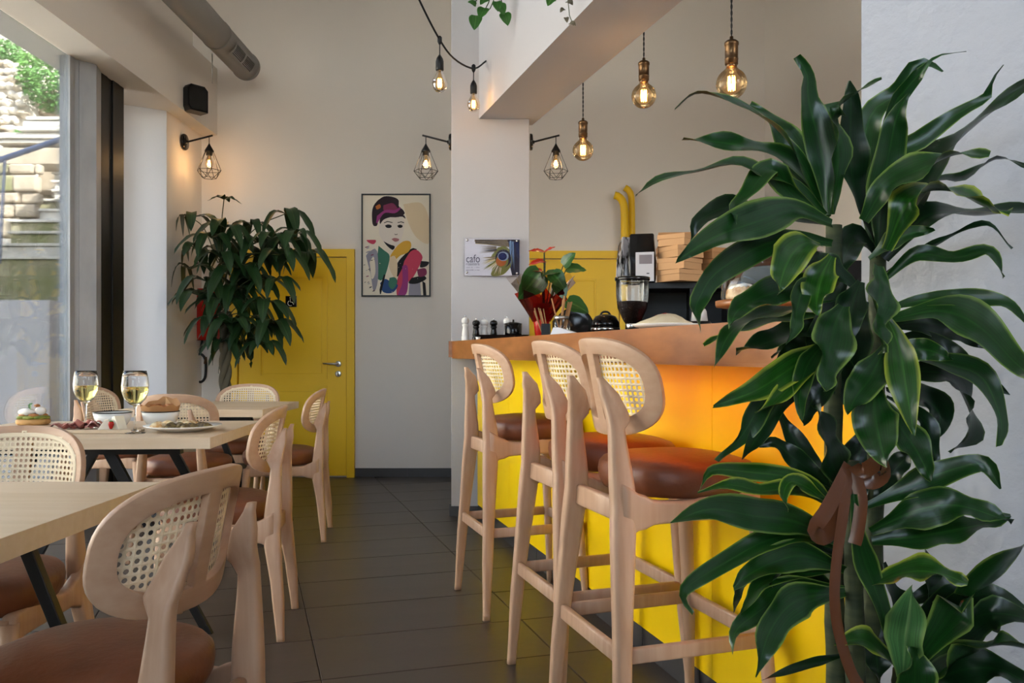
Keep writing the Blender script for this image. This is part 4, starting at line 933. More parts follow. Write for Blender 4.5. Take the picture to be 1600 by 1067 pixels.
for x, y, s, dx, dz in ((864, -4, .06, -.3, -.6), (860, -8, .05, .3, -.5)): heart(P(x, y, 3.85), s, (dx, -.3, dz), (0, -.9, .4), rng, M['pothos'], ph, off)
# ------------------------------------------------------------------ things on the bar
CT = 1.135
def at(px, d, z=CT): return Vector(((px - CX) / F * d, d, z))
def pepper(px, d, h, m, label):
    r = empty('pepper_mill', at(px, d), 0, label, 'mill', 'pepper mills on the counter by the pillar')
    k = h / .16
    lathe('mill_body', [(a, b * k) for a, b in ((.024, 0), (.025, .004), (.025, .03), (.021, .036), (.024, .042), (.019, .07), (.016, .088), (.021, .098), (.021, .104), (.015, .108))], m, r, 20)
    lathe('mill_head', [(a, b * k) for a, b in ((.017, .108), (.024, .118), (.025, .13), (.02, .142), (.009, .147), (.0001, .148))], m, r, 20)
    lathe('knob', [(.003, .146 * k), (.005, .152 * k), (.005, .158 * k), (.0001, .163 * k)], M['chrome'], r, 10)
pepper(727, 5.42, .165, M['porc'], 'white pepper mill standing alone at the left end of the counter')
pepper(744, 5.5, .15, M['gloss'], 'black pepper mill on the tray, left of the two black ones')
pepper(756.5, 5.52, .155, M['porc'], 'white pepper mill on the tray between two black mills')
pepper(771.5, 5.52, .15, M['gloss'], 'black pepper mill on the tray, right of the two black ones')
pepper(792, 5.535, .165, M['porc'], 'white pepper mill half hidden behind the black lidded pot')
tr = empty('serving_tray', at(786, 5.36), 0, 'shallow black tray holding the mills and lidded pot', 'tray')
v, f = loftvf([[Vector((a * .158 * s, b * .075 * s, z)) for a, b in ((-1, -1), (1, -1), (1, 1), (-1, 1))] for s, z in ((.86, .002), (1.0, .036), (1.06, .04), (.98, .038), (.84, .006))]); mk('tray', v, f, M['gloss'], tr)
pt = empty('lidded_pot', at(802, 5.36, CT + .007), 0, 'glossy black lidded pot on the tray', 'pot')
lathe('pot_body', [(.048, 0), (.052, .003), (.055, .098), (.052, .1), (.05, .1)], M['gloss'], pt, 26); lathe('lid', [(.056, .1), (.056, .104), (.025, .112), (.008, .114), (.006, .12), (.007, .127), (.0001, .13)], M['gloss'], pt, 26)
cp = empty('small_jug', at(747, 5.24), 0, 'tiny white jug in front of the black tray', 'jug')
lathe('jug', [(.008, 0), (.01, .002), (.016, .024), (.015, .025), (.009, .004)], M['porc'], cp, 16)
# anthurium in red wrapping
an = empty('anthurium', at(846, 4.75), 0, 'potted red anthurium in red and clear wrapping on the bar', 'plant'); off = an.location
cel = thin_glass('red_cellophane', (206, 60, 40), .12, .25); cel2 = thin_glass('clear_cellophane', (236, 226, 220), .1, .2)
lathe('vase', [(.03, 0), (.033, .004), (.045, .1), (.05, .2), (.046, .2), (.04, .1)], M['red'], an, 18)
for nm, m_, r0, r1, z0_, z1_ in (('red_wrapping', cel, .05, .13, .1, .25), ('clear_wrapping', cel2, .06, .17, .16, .34)):
    L1 = []; 
    for q in range(4):
        u = q / 3; L1.append([Vector(((r0 + (r1 - r0) * u * (1 + .28 * u * math.sin(k * 1.9))) * math.cos(2 * PI * k / 22), (r0 + (r1 - r0) * u) * .8 * math.sin(2 * PI * k / 22), z0_ + (z1_ - z0_) * u + .03 * u * math.sin(k * 2.3))) for k in range(22)])
    v, f = loftvf(L1, False); mk(nm, v, f, m_, an, True)
rng = random.Random(2); agreen = leaf_mat('anthurium_leaf', (44, 88, 34), (54, 96, 40), (84, 122, 60), .4, .5, .28); ared = mat('anthurium_spathe', (178, 38, 18), .25)
top = P(850, 500, 4.75)
for x, y, s, dx, dz, hint in ((846, 425, .2, -.8, -.95, (.75, -.3, .6)), (872, 424, .1, -.9, -.3, (0, -.4, 1)), (885, 420, .11, 1, -.1, (0, -.7, .7)), (880, 415, .1, .3, .3, (0, -.8, .6)), (862, 425, .12, .6, -.8, (0, -.9, .3)), (870, 440, .11, .4, -.9, (0, -.9, .3)), (885, 470, .14, .9, -.5, (0, -.8, .5))):
    c = P(x, y, 4.72); heart(c, s, (dx, -.15, dz), hint, rng, agreen, an, off); tube('stalk', [top, c], .003, M['stem'], an, 5, off=off)
for x, y, s, dx, dz in ((851, 394, .09, -1, .05), (850, 395, .07, .8, .4), (852, 408, .1, -1, -.25), (848, 423, .09, -.9, -.05)):
    c = P(x, y, 4.72); heart(c, s, (dx, -.2, dz), (0, -.4, .9), rng, ared, an, off, 'flower'); tube('stalk', [top, c], .003, M['stem'], an, 5, off=off)
# straws, jar, napkins
bx = empty('straw_box', at(853, 4.55), D(-10), 'small black box of brown paper straws on the bar', 'box')
box('box', -.022, .022, -.022, .022, 0, .082, M['black'], bx, .001)
rng = random.Random(6)
for k in range(9):
    x, y = rng.uniform(-.015, .015), rng.uniform(-.012, .012); tube('straw', [(x, y, .01), (x * 1.5 - .03 - rng.uniform(0, .02), y, .155 + rng.uniform(-.02, .02))], .003, M['kraft'], bx, 6)
jr = empty('straw_jar', at(877, 4.4), 0, 'glass jar with metal collar and wooden stirrers on the bar', 'jar')
lathe('jar_glass', [(.042, .001), (.046, .005), (.046, .09), (.036, .1), (.036, .112)], M['glass'], jr, 26, cap=False); lathe('collar', [(.038, .1), (.039, .101), (.039, .116), (.034, .117), (.034, .112)], M['steel'], jr, 24, cap=False)
lathe('jar_base', [(.042, 0), (.042, .003), (.0001, .004)], M['glass'], jr, 20)
for k in range(12):
    a = rng.uniform(0, 6); x, y = .02 * math.cos(a), .02 * math.sin(a); lean = rng.choice([-.05, .02, .035, .03, .03]); tube('stirrer', [(x * .6, y * .6, .006), (x + lean, y, .2 + rng.uniform(-.02, .02))], .0035, M['kraft'], jr, 6)
nk = empty('napkin_stack', at(886, 4.05), D(-16), 'folded white napkins lying on the bar before the jar', 'napkins')
v, f = poly_prism([(-.075, 0), (.085, 0), (.085, .008), (-.03, .046), (-.055, .046)], ((0, 0, 0), (1, 0, 0), (0, 0, 1), (0, 1, 0)), -.05, .05); mk('napkin', v, f, mat('napkin_paper', (214, 216, 222), .8), nk)
box('napkin', -.07, .09, -.052, .05, .0005, .006, M['porc'], nk, M=Matrix.Rotation(D(6), 4, 'Z'))
# plate with bread / cloth
pl = empty('counter_plate', at(1040, 2.6), 0, 'white plate on the bar heaped with pale flaky pastry', 'plate')
lathe('plate', [(.07, 0), (.09, .004), (.104, .012), (.103, .014), (.088, .008), (.0001, .006)], M['porc'], pl, 32)
fl_ = mat('pale_pastry', (206, 190, 158), .85, bump=(60, .6)); loops = []
for s, z in ((.08, .012), (.066, .02), (.044, .031), (.026, .04), (.01, .043)): loops.append([Vector((s * (1 + .18 * math.sin(k * 2.3 + z * 90)) * math.cos(2 * PI * k / 22) - .4 * (.06 - z) * 0, s * .8 * math.sin(2 * PI * k / 22), z + .004 * math.sin(k * 3.1))) for k in range(22)])
v, f = loftvf(loops); mk('pastry', v, f, fl_, pl, True)
# round ring-shaped black wheel, black ice bucket, grinder on the back counter
WT = 1.02
rg = empty('black_pan', P(897, 528, 5.3), 0, 'round black pan standing on edge behind the straw jar', 'pan'); rg.location.z = WT
v, f = lathevf([(.001, 0), (.07, 0), (.085, .012), (.115, .02), (.12, .028), (.112, .03), (.08, .016), (.001, .01)], 32); R = Matrix.Translation((0, 0, .2)) @ Matrix.Rotation(PI / 2 - .25, 4, 'X')
mk('pan', [R @ q for q in v], f, M['gloss'], rg, True); box('pan_stand', -.06, .06, -.04, .06, 0, .085, M['black'], rg, .004)
ib = empty('ice_bucket', at(946, 4.9, WT), 0, 'round black lidded canister with a silver band behind the bar', 'canister')
lathe('canister', [(.06, 0), (.062, .004), (.066, .06), (.08, .12), (.083, .172)], M['gloss'], ib, 28); lathe('band', [(.083, .17), (.086, .172), (.086, .184), (.082, .186)], M['chrome'], ib, 28)
lathe('lid', [(.082, .185), (.08, .215), (.06, .25), (.03, .262), (.0001, .264)], M['gloss'], ib, 28); tube('lid_handle', smooth_path([(-.03, 0, .255), (-.015, 0, .275), (.015, 0, .275), (.03, 0, .255)], 8), .006, M['black'], ib, 8)
gr = empty('coffee_grinder', at(988, 4.35, WT), 0, 'coffee grinder with a clear hopper half full of beans', 'grinder')
lathe('grinder_body', [(.07, 0), (.075, .01), (.075, .11), (.078, .13), (.078, .155), (.05, .16)], M['black'], gr, 26)
lathe('collar', [(.036, .158), (.036, .19), (.03, .195)], M['chrome'], gr, 24); lathe('hopper', [(.035, .19), (.048, .21), (.075, .27), (.082, .33), (.084, .41)], M['glass'], gr, 32, cap=False)
bn = mat('coffee_beans', (40, 24, 16), .45, bump=(160, 1.0)); lathe('beans', [(.034, .193), (.046, .211), (.073, .27), (.077, .298), (.05, .304), (.0001, .302)], bn, gr, 32)
lathe('hopper_lid', [(.087, .408), (.089, .412), (.089, .424), (.08, .427), (.0001, .428)], M['gloss'], gr, 32)
box('spout', -.02, .02, -.12, -.07, .08, .13, M['black'], gr, .004); box('base_plate', -.09, .09, -.14, .09, 0, .012, M['black'], gr, .003)
# black shelf unit with boxes and coffee bag
sh = empty('back_shelf', at(1075, 4.85, WT), D(-8), 'black open shelf unit behind the bar carrying boxes', 'shelf')
box('top_board', -.27, .42, -.16, .16, .395, .43, M['black'], sh, .003)
for x in (-.265, .0, .2, .39): box('side', x, x + .025, -.16, .16, 0, .395, M['black'], sh)
box('middle_board', .025, .39, -.16, .16, .19, .21, M['black'], sh); box('back_panel', -.24, .41, .15, .16, 0, .395, M['black'], sh)
ST = WT + .43
bw = empty('coffee_bag', Vector((P(1003, 0, 4.75).x, 4.75, ST)), D(-14), 'glossy black foil coffee bag with a printed white label', 'bag')
loops = []
for hx_, hy_, z in ((.07, .035, 0), (.076, .045, .02), (.078, .045, .12), (.07, .03, .19), (.068, .012, .225), (.066, .006, .265), (.06, .004, .272)): loops.append(rrect(Vector((0, 0, z)), Vector((1, 0, 0)), Vector((0, 1, 0)), hx_, hy_, .5))
v, f = loftvf(loops); mk('bag', v, f, M['gloss'], bw, True)
lb_ = box('bag_label', -.03, .07, -.049, -.046, .005, .165, mat('bag_label_paper', (190, 188, 192), .5), bw); box('label_print', -.01, .06, -.0505, -.049, .1, .15, mat('bag_print', (120, 112, 116), .5), lb_); box('label_print', .03, .045, -.0505, -.049, .045, .05, M['black'], lb_)
bw2 = empty('coffee_bag', Vector((P(983, 0, 4.88).x, 4.88, ST)), D(25), 'crumpled striped black coffee bag behind the labelled one', 'bag')
loops = []
for hx_, hy_, z in ((.06, .03, 0), (.066, .04, .03), (.064, .04, .14), (.055, .02, .22), (.05, .005, .27)): loops.append([q + Vector((.006 * math.sin(q.x * 170 + z * 60), .006 * math.cos(z * 90 + q.x * 140), 0)) for q in rrect(Vector((0, 0, z)), Vector((1, 0, 0)), Vector((0, 1, 0)), hx_, hy_, .5)])
v, f = loftvf(loops); mk('bag', v, f, mat('foil_stripes', (24, 24, 28), .2, var=((40, 40, 14), (170, 172, 178), 2, .08)), bw2)
def kbox(x, d, z, sx, sy, h, rz, label, mk_=None):
    mk_ = M['kraft2'] if 'front' in label else M['kraft']
    r = empty('cardboard_box', Vector((P(x, 0, d).x, d, z)), D(rz), label, 'box', 'brown cardboard boxes stacked on the black shelf')
    box('box_body', -sx / 2, sx / 2, -sy / 2, sy / 2, .001, h * .62, mk_, r, .001, seg=1); box('box_lid', -sx / 2 - .004, sx / 2 + .004, -sy / 2 - .004, sy / 2 + .004, h * .6, h - .001, mk_, r, .001, seg=1)
hh = .064
kbox(1062, 4.7, ST, .17, .17, hh, 33, 'flat kraft box at the bottom of the front stack'); kbox(1062, 4.7, ST + hh, .17, .17, hh, 45, 'flat kraft box second from the bottom of the front stack')
kbox(1064, 4.7, ST + 2 * hh, .175, .17, hh, 27, 'flat kraft box third from the bottom of the front stack'); kbox(1060, 4.7, ST + 3 * hh, .16, .16, hh, 50, 'flat kraft box on top of the front stack')
kbox(1055, 4.93, ST, .2, .16, .11, -6, 'brown box at the bottom of the rear stack'); kbox(1055, 4.93, ST + .11, .2, .16, .11, -6, 'brown box in the middle of the rear stack'); kbox(1058, 4.93, ST + .22, .21, .17, .075, -8, 'brown box topping the rear stack, highest of all')
kbox(1113, 4.78, ST, .14, .15, hh, 30, 'small kraft box at the bottom right of the stacks'); kbox(1113, 4.78, ST + hh, .14, .15, hh, 32, 'small kraft box second at the right of the stacks'); kbox(1114, 4.78, ST + 2 * hh, .14, .15, hh, 28, 'small kraft box topping the right stack')
rk = empty('red_kettle', Vector((P(1040, 0, 4.3).x, 4.3, WT)), 0, 'shiny red round jug machine behind the bar', 'appliance')
lathe('base', [(.06, 0), (.062, .01), (.05, .08)], M['black'], rk, 24); lathe('dome', [(.05, .08), (.075, .1), (.085, .15), (.08, .195), (.055, .23), (.0001, .245)], M['red'], rk, 28)
cpm = empty('cup_stack', Vector((P(1086, 0, 4.4).x, 4.3, WT + .0)), 0, 'upturned white cup on a black stand beside the red appliance', 'cup')
lathe('stand', [(.06, 0), (.06, .19), (.055, .2)], M['black'], cpm, 20); lathe('cup', [(.04, .2), (.043, .203), (.036, .25), (.03, .262), (.0001, .263)], M['porc'], cpm, 20)
# cake stand with glass dome
ck = empty('cake_stand', Vector((P(1197, 0, 2.6).x, 2.6, CT)), 0, 'glass cake dome on a wooden stand behind the leaves', 'cake stand')
lathe('stand', [(.07, 0), (.07, .006), (.02, .02), (.018, .05), (.05, .062), (.148, .066), (.15, .072), (.15, .084), (.14, .086)], M['oak'], ck, 32)
lathe('glass_dome', [(.133, .087), (.134, .1), (.13, .14), (.112, .185), (.08, .213), (.04, .226), (.02, .23), (.014, .238), (.022, .252), (.02, .262), (.0001, .265)], M['glass'], ck, 36, cap=False)
cm = mat('cake_crust', (176, 122, 68), .7, var=((40, 40, 40), (228, 196, 150), 3, .2), bump=(60, .5))
for k in range(7):
    a = 2 * PI * k / 7; r = empty('pastry', ck.location + Vector((.086 * math.cos(a), .086 * math.sin(a), .087)), a, 'iced brown pastry under the glass dome', 'pastry', 'pastries under the glass dome')
    lathe('crust', [(.03, 0), (.036, .012), (.034, .03), (.022, .042), (.0001, .046)], cm, r, 14); lathe('icing', [(.03, .034), (.022, .044), (.0001, .049)], M['porc'], r, 12)
# espresso machine further right
em = empty('espresso_machine', Vector((P(1275, 0, 3.4).x, 3.4, WT)), D(-15), 'chrome espresso machine with cups on top, seen through the leaves', 'coffee machine')
box('body', -.3, .3, -.22, .22, .1, .38, M['steel'], em, .02); box('side_panel', -.312, -.3, -.23, .23, .02, .42, M['oak'], em, .006); box('side_panel', .3, .312, -.23, .23, .02, .42, M['oak'], em, .006)
box('drip_tray', -.28, .28, -.32, .18, .02, .09, M['steel'], em, .006); box('front_fascia', -.29, .29, -.235, -.22, .3, .38, M['gloss'], em, .003)
for x in (-.24, .24): box('foot', x - .03, x + .03, -.2, .2, 0, .02, M['black'], em)
for x in (-.14, .14):
    lathe('group_head', [(.035, .2), (.04, .21), (.04, .26), (.03, .3)], M['chrome'], em, 20, c=(x, -.25, 0)); tube('portafilter_handle', [(x, -.28, .22), (x, -.42, .2)], [.01, .014], M['black'], em, 8)
tube('steam_wand', smooth_path([(-.27, -.24, .3), (-.27, -.28, .28), (-.275, -.3, .12)], 8), .006, M['chrome'], em, 8)
for k in range(5):
    c_ = em.location + Matrix.Rotation(D(-15), 3, 'Z') @ Vector((-.22 + .11 * k, 0, .381)); r = empty('espresso_cup', c_, k, 'upturned metal cup on top of the coffee machine', 'cup', 'cups on the coffee machine')
    lathe('cup', [(.042, 0), (.043, .003), (.036, .05), (.03, .062), (.0001, .064)], M['chrome'], r, 18)
    tube('cup_handle', smooth_path([(.038, 0, .045), (.06, 0, .04), (.06, 0, .018), (.04, 0, .014)], 8), .004, M['chrome'], r, 6)

# ------------------------------------------------------------------ food and drink on the middle table
TT = .7505
def tb(px, d): return Vector(((px - CX) / F * d, d, TT))
def wineglass(px, d, k, label):
    r = empty('wine_glass', tb(px, d), 0, label, 'wine glass', 'glasses of white wine'); s = .235 / .22 * k
    bowl = [(.007, .098), (.02, .104), (.036, .122), (.0445, .148), (.046, .17), (.043, .2), (.038, .222)]
    inn = [(.0368, .222), (.0418, .2), (.0446, .17), (.0431, .148), (.0346, .1232), (.0188, .1055), (.0001, .103)]
    lathe('glass_body', [(a * s, b * s) for a, b in [(.0001, 0), (.034, .0005), (.035, .002), (.02, .005), (.006, .012), (.0036, .025), (.0034, .085)] + bowl + inn], M['wineglass'], r, 36, cap=False)
    lathe('wine', [(a * s, b * s) for a, b in [(.0001, .1034), (.0186, .1059), (.0344, .1236), (.0429, .1483), (.0443, .1652), (.0001, .1652)]], M['wine'], r, 36, cap=False)
wineglass(211, 3.32, 1.02, 'glass of white wine on the right, nearer the table edge')
wineglass(134, 3.55, 1.0, 'glass of white wine on the left, behind the cold cuts')
sd = empty('serving_board', tb(146, 3.36), D(3), 'long pale board carrying cold cuts and cheese', 'board')
box('board', -.16, .165, -.055, .055, 0, .014, M['pine2'], sd, .003); box('board_handle', .165, .19, -.02, .02, .002, .012, M['pine2'], sd, .002)
ham = mat('cured_ham', (214, 148, 134), .5, var=((30, 30, 30), (186, 104, 96), 3, .2)); ham2 = mat('dark_salami', (150, 84, 76), .5, var=((60, 60, 60), (206, 150, 140), 3, .1)); chz = mat('white_cheese', (236, 228, 206), .5); rng = random.Random(13)
for k in range(9):
    x = -.13 + .024 * k; r = empty('ham_slice', sd.location + Vector((x, rng.uniform(-.02, .02), .0145)), rng.uniform(-.5, .5), 'folded slice of cured ham on the serving board', 'cold cut', 'folded ham slices')
    h_ = .014 + .022 * rng.random() * (1 if 2 < k < 8 else .4); v, f = [], []
    for i in range(9):
        u = i / 8
        for j in range(5): w_ = j / 4 - .5; v.append(Vector(((u - .5) * .07, w_ * .05, h_ * abs(math.sin(u * PI * 1.5 + k)) * (1 - .3 * abs(w_)) + .003 * math.sin(j * 2 + k) + .003)))
    for i in range(8):
        for j in range(4): a = i * 5 + j; f.append((a, a + 1, a + 6, a + 5))
    n = len(v); v += [q - Vector((0, 0, .0022)) for q in v]; f += [tuple(reversed([a + n for a in q])) for q in f]
    mk('slice', v, f, ham if k % 3 else ham2, r, True)
for px, d, rz, h_, lb in ((166, 3.35, .4, .038, 'left wedge of white cheese on the board'), (184, 3.37, -.5, .05, 'right taller wedge of white cheese on the board')):
    r = empty('cheese_wedge', tb(px, d) + Vector((0, 0, .0145)), rz, lb, 'cheese', 'white cheese wedges'); v, f = poly_prism([(-.03, 0), (.032, 0), (.008, h_), (-.006, h_ * .92)], ((0, 0, 0), (1, 0, 0), (0, 0, 1), (0, 1, 0)), -.02, .02); mk('wedge', v, f, chz, r)
r = empty('strawberry', tb(173.5, 3.33) + Vector((0, 0, .0145)), 0, 'red strawberry between the cheese wedges', 'fruit'); lathe('berry', [(.0001, 0), (.006, .004), (.011, .02), (.009, .03), (.0001, .032)], M['red'], r, 12); lathe('calyx', [(.009, .03), (.004, .034), (.0001, .034)], M['pothos'], r, 8)
def bowl(px, d, label):
    r = empty('enamel_bowl', tb(px, d), 0, label, 'bowl', 'cream enamel bowls with dark rims')
    lathe('bowl', [(.045, 0), (.05, .003), (.068, .03), (.076, .062), (.074, .062), (.066, .03), (.0001, .006)], M['enamel'], r, 34); lathe('rim', [(.0745, .0615), (.0775, .062), (.0775, .066), (.0745, .066)], M['gloss'], r, 34, cap=False)
    return r
b1 = bowl(176, 3.58, 'cream enamel bowl behind the cheese wedges'); b2 = bowl(251, 3.64, 'cream enamel bowl lined with brown paper and bread')
pp = empty('paper_liner', b2.location + Vector((0, 0, .03)), 0, 'brown paper folded in the bread bowl', 'paper'); loops = []
for s, z in ((.02, 0), (.06, .012), (.074, .038), (.08, .06)): loops.append([Vector((s * math.cos(2 * PI * k / 24), s * math.sin(2 * PI * k / 24), z + (.03 * max(0, math.sin(2 * PI * k / 24)) ** 2 * (s > .07)) + .006 * math.sin(k * 2.1) * (s > .07))) for k in range(24)])
v, f = loftvf(loops, False); mk('paper', v, f, M['kraft'], pp, True)
v, f = poly_prism([(-.06, .02), (.055, .02), (-.012, .095)], ((0, .055, 0), (1, 0, 0), (0, .25, .97), (0, 1, 0)), 0, .002); mk('paper_corner', v, f, mat('kraft_pale', (206, 164, 116), .8), pp)
crust = mat('bread_crust', (190, 130, 78), .75, var=((40, 40, 40), (150, 92, 50), 3, .25), bump=(80, .5))
for k in range(7):
    a = rng.uniform(0, 6); r = empty('bread_piece', b2.location + Vector((.032 * math.cos(k * 1.3) + .008, .026 * math.sin(k * 1.3), .058 + .006 * (k % 3))), a, 'toasted bread piece in the paper-lined bowl', 'bread', 'bread pieces in the bowl')
    v, f = poly_prism([(-.034, 0), (.03, .004), (.036, .018), (0, .026), (-.03, .016)], ((0, 0, 0), (1, 0, .15), (0, 0, 1), (0, 1, 0)), -.012, .012); mk('crust', v, f, crust, r)
pl = empty('dinner_plate', tb(286, 3.42), 0, 'white plate with salad near the right edge of the table', 'plate')
lathe('plate', [(.07, 0), (.085, .004), (.12, .014), (.148, .022), (.148, .025), (.118, .018), (.08, .009), (.0001, .008)], M['porc'], pl, 44)
sal = mat('dark_salad', (66, 50, 36), .6, var=((60, 60, 60), (132, 112, 66), 3, .15), bump=(90, .6)); egg = mat('creamy_sauce', (232, 216, 176), .45, var=((50, 50, 50), (196, 144, 78), 3, .15))
for k in range(14):
    a = k * 2.4; rr_ = .018 + .0055 * k; x, y = rr_ * math.cos(a) * 1.1, rr_ * math.sin(a) * .9; r = empty('salad_leaf' if k % 3 else 'egg_piece', pl.location + Vector((x, y, .016)), a, 'dark leafy piece of salad on the white plate' if k % 3 else 'pale egg piece among the salad on the plate', 'food', 'salad leaves on the plate' if k % 3 else 'egg pieces on the plate')
    L1 = [[Vector((s * (.03 if k % 3 else .036) * (1 + .25 * math.sin(j * 2.7 + k)) * math.cos(2 * PI * j / 12), s * .022 * math.sin(2 * PI * j / 12), z + .002 * math.sin(j * 2 + k))) for j in range(12)] for s, z in ((.8, 0), (1, .005), (.7, .011 + (.006 if k % 3 == 0 else 0)), (.2, .014 + (.01 if k % 3 == 0 else .004)))]
    v, f = loftvf(L1); mk('piece', v, f, sal if k % 3 else egg, r, True)
sw = empty('open_sandwich', tb(52, 3.72), 0, 'open sandwich topped with cream and greens at the left', 'sandwich'); br_ = mat('bread', (196, 150, 92), .7, bump=(60, .5)); gn = mat('salad_green', (104, 120, 44), .5, var=((50, 50, 50), (150, 150, 60), 3, .2)); cream = mat('whipped_cream', (236, 230, 222), .5)
def blob(name, c, sx, sy, sz, m, par, seed, n=14):
    L1 = []
    for i in range(7):
        t_ = PI * i / 6; L1.append([Vector(c) + Vector((sx * math.sin(t_) * math.cos(2 * PI * j / n) * (1 + .12 * math.sin(j * 2.3 + seed)), sy * math.sin(t_) * math.sin(2 * PI * j / n) * (1 + .1 * math.sin(j * 1.7 + seed)), -sz * math.cos(t_))) for j in range(n)])
    v, f = loftvf(L1); return mk(name, v, f, m, par, True)
lathe('bread_base', [(.058, .001), (.066, .006), (.068, .02), (.06, .026)], br_, sw, 26)
for k in range(8): blob('greens', (.045 * math.cos(k * .8), .04 * math.sin(k * .8), .032), .026, .022, .009, gn, sw, k)
for k in range(4): blob('filling', (.035 * math.cos(k * 1.6 + .4), .03 * math.sin(k * 1.6 + .4), .042), .022, .018, .008, crust, sw, k)
blob('cream', (-.022, -.01, .056), .034, .028, .017, cream, sw, 1); blob('cream', (.032, .0, .06), .024, .02, .02, cream, sw, 4); blob('garnish', (.02, -.005, .083), .012, .01, .007, crust, sw, 2); heart(sw.location + Vector((-.004, -.02, .07)), .03, (.3, -.1, .5), (0, -.8, .5), rng, M['pothos'], sw, sw.location, 'herb_leaf')
# ------------------------------------------------------------------ outside the window
conc = mat('weathered_concrete', (206, 202, 194), .9, var=((3, 3, 3), (172, 166, 154), 5, .2), bump=(14, .5))
stone = mat('old_stone', (188, 174, 154), .95, var=((4, 4, 4), (140, 126, 108), 5, .25), bump=(12, .9))
stone2 = mat('pale_limestone', (226, 220, 210), .95, var=((5, 5, 5), (186, 174, 156), 5, .25), bump=(12, .9))
moss = mat('mossy_stone', (116, 118, 78), .95, var=((5, 5, 5), (150, 142, 118), 5, .2), bump=(20, .8))
rail_m = mat('blue_grey_rail', (112, 126, 158), .4)
S(box('added_shade_block', -2.95, 1, 7.62, 15, -.02, 5.3, conc))  # unseen block added to cast shade on the outdoor steps
S(box('ground_outside', -16, -3.0, -8, 16, -.3, -.02, conc))
S(box('parapet', -7, -3.72, 6.9, 7.05, -.02, 1.49, M['white'])); S(box('parapet_return', -3.86, -3.0, 7.3, 7.45, -.02, 1.54, M['white']))
S(box('terrace', -9, -3.0, 7.46, 8.5, -.02, 1.44, moss))
S(box('hillside', -16, -3.0, 14.5, 15, -.02, 9.5, stone2)); S(box('hillside_side', -16, -15, -6, 15, -.02, 7.0, stone2))
rng = random.Random(31)
stair = empty('outdoor_staircase', (-4.9, 8.5, 1.44), 0, 'mossy stone steps climbing the slope outside the window', 'staircase')
for i in range(10):
    x0 = P(-12 if i < 2 else (16 if i < 4 else (40 if i < 5 else (62 if i < 6 else 84))), 0, 8.5 + .3 * i).x; d = 8.5 + .3 * i
    box('step', x0, -3.2, d, d + .36, 1.4, 1.99 + .168 * i, moss if i in (0, 2, 3, 5) else conc, stair, .02, off=stair.location)
    box('tread_slab', x0 - .015, -3.2, d - .03, d + .34, 1.991 + .168 * i, 2.02 + .168 * i, conc, stair, .008, off=stair.location)
bs = empty('stone_block_wall', (-5.4, 9.4, 1.44), 0, 'low retaining wall of squared stone blocks beside the outdoor steps', 'wall')
for r_, (ya, yb_) in enumerate(((340, 372), (318, 340), (300, 318), (272, 300), (254, 272))):
    x = -30 + 14 * (r_ % 2)
    while x < 62:
        w_ = rng.uniform(26, 42); x1 = min(x + w_, 63); a, b = P(x, yb_, 9.6), P(x1, ya, 9.6)
        if x1 - x > 8: box('stone_block', a.x + .008, b.x - .008, 9.6 + rng.uniform(-.03, .02), 9.72, a.z + .008, b.z - .008, stone if rng.random() < .7 else moss, bs, .025, off=bs.location)
        x = x1
def rock(name, c, sx, sy, sz, m, par, off, seed):
    bm = bmesh.new(); bmesh.ops.create_icosphere(bm, subdivisions=2, radius=1)
    for q in bm.verts:
        n_ = noise.noise(q.co * 1.3 + Vector((seed * 3.1, seed, 0))); q.co *= 1 + .35 * n_; q.co = Vector((q.co.x * sx, q.co.y * sy, q.co.z * sz)) + c - off
    me = bpy.data.meshes.new(name); bm.to_mesh(me); bm.free(); me.materials.append(m); return link(name, me, par)
rw = empty('rubble_wall', P(10, 235, 11), 0, 'sunlit rubble stone wall beside the shrub outside', 'wall'); off = rw.location
box('rubble_core', P(-60, 0, 11.2).x, P(33, 0, 11.2).x, 11.15, 11.8, 1.44, P(0, 100, 11.2).z, stone2, rw, off=off)
k = 0
for yy in range(98, 236, 13):
    for xx in range(-26, 36, 14):
        if yy < 98 + max(0, (xx - 8)) * 1.4: continue
        k += 1; rock('rubble_stone', P(xx + rng.uniform(-4, 4) + (7 if (yy // 13) % 2 else 0), yy + rng.uniform(-3, 3), 11.12), .068 * rng.uniform(.8, 1.3), .09, .056 * rng.uniform(.8, 1.2), stone2 if rng.random() < .7 else stone, rw, off, k)
rs = empty('rock_outcrop', P(55, 180, 11.6), 0, 'brown rocks in the shade below the shrub outside', 'rocks'); off = rs.location
for k in range(16): rock('rock', P(38 + (k % 6) * 14 + rng.uniform(-5, 5), 148 + (k // 6) * 15 + rng.uniform(-4, 4), 11.7 + .2 * rng.random()), .13 * rng.uniform(.7, 1.4), .2, .1 * rng.uniform(.7, 1.3), stone, rs, off, k + 50)
pls = empty('slab_pile', P(75, 215, 10.9), 0, 'stacked weathered grey slabs above the outdoor steps', 'slabs'); off = pls.location
for k in range(7):
    y0 = 182 + k * 6.5; a, b = P(36 + rng.uniform(-4, 6) - (0 if k < 4 else 40), y0 + 5.6, 10.6), P(125, y0, 10.6)
    box('slab', a.x, b.x, 10.6 - .02 * k + rng.uniform(-.05, .05), 11.1, a.z, b.z, conc, pls, .01, off=off)
a, b = P(-40, 252, 10.3), P(125, 226, 10.3); box('retaining_band', a.x, b.x, 10.45, 10.9, a.z, b.z, stone, pls, .01, off=off)
a, b = P(62, 345, 11.6), P(130, 245, 11.6); S(box('stair_side_wall', a.x, b.x, 11.6, 11.9, 1.4, b.z, stone))
rl = empty('handrail', P(5, 372, 7.9), 0, 'blue-grey tubular handrail slanting up across the window view', 'handrail'); off = rl.location
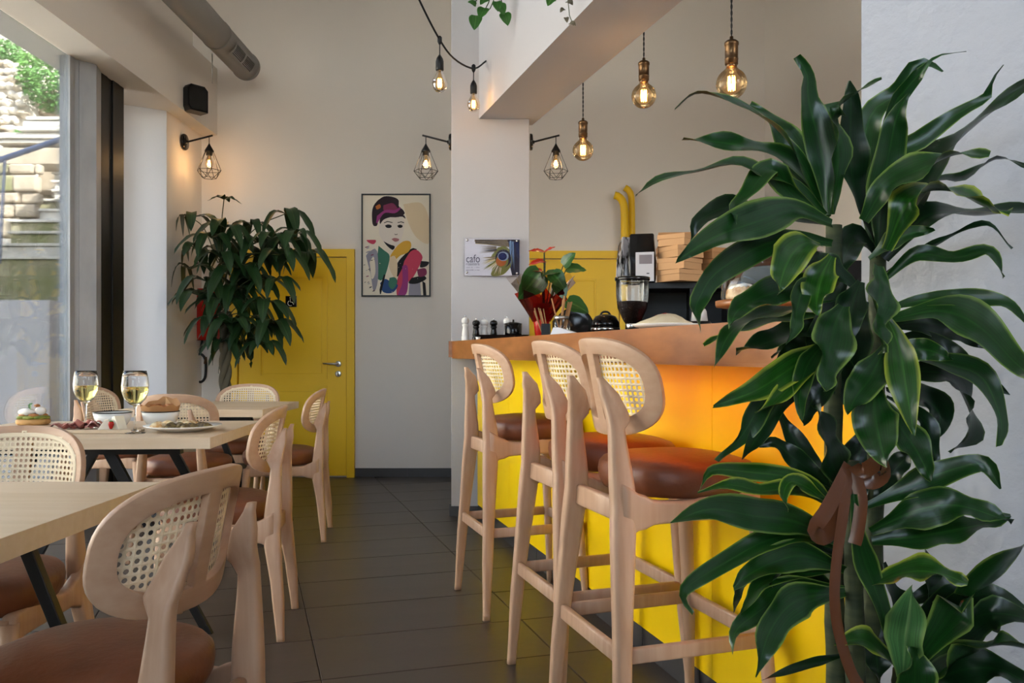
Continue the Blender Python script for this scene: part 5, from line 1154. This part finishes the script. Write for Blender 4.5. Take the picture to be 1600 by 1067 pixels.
tube('rail', [P(-60, 272, 7.6), P(0, 250, 7.75), P(112, 212, 8.3), P(150, 200, 8.6)], .026, rail_m, rl, 12, off=off)
tube('post', [P(8, 250, 7.77), P(2, 372, 7.77), P(0, 412, 7.77)], .014, rail_m, rl, 8, off=off)
tube('post', [P(108, 214, 8.3), P(104, 330, 8.3)], .012, rail_m, rl, 8, off=off)
tube('brace', [P(100, 262, 8.6), P(112, 246, 8.6)], .01, rail_m, rl, 8, off=off)
def shrub(name, label, c, rx, ry, rz_, n, m, seed, sz=.05):
    r = random.Random(seed); root = empty(name, c - Vector((0, 0, rz_)), 0, label, 'shrub'); off = root.location; v, f = [], []
    for k in range(n):
        a, b, q = r.uniform(0, 2 * PI), math.acos(r.uniform(-1, 1)), r.uniform(.55, 1.05)
        p = c + Vector((rx * math.sin(b) * math.cos(a), ry * math.sin(b) * math.sin(a), rz_ * math.cos(b))) * q
        d1 = Vector((r.uniform(-1, 1), r.uniform(-1, 1), r.uniform(-.6, 1))).normalized(); d2 = d1.orthogonal().normalized(); s = sz * r.uniform(.6, 1.3); i = len(v)
        v += [p, p + d1 * s * .5 + d2 * s * .35, p + d1 * s, p + d1 * s * .5 - d2 * s * .35]; f.append((i, i + 1, i + 2, i + 3))
    tag(mk('foliage', v, f, m, root, off=off), kind='stuff')
    for k in range(5): tube('branch', [c - Vector((0, 0, rz_)), c + Vector((rx * .6 * math.cos(k * 1.3), ry * .6 * math.sin(k * 1.3), rz_ * .5))], [.02, .006], M['stem'], root, 5, off=off)
gm = mat('shrub_leaf', (98, 142, 62), .6, var=((2, 2, 2), (62, 104, 48), 3, .25))
shrub('wild_shrub', 'large leafy green shrub overhanging the rocks outside', P(82, 125, 11.3), .36, .5, .42, 2600, gm, 1)
shrub('wild_shrub', 'bright green tuft on top of the rubble wall outside', P(10, 84, 11.3), .28, .3, .17, 900, gm, 2)
shrub('wild_shrub', 'small green weed at the foot of the rubble wall', P(30, 216, 10.9), .09, .12, .12, 260, gm, 3, .035)
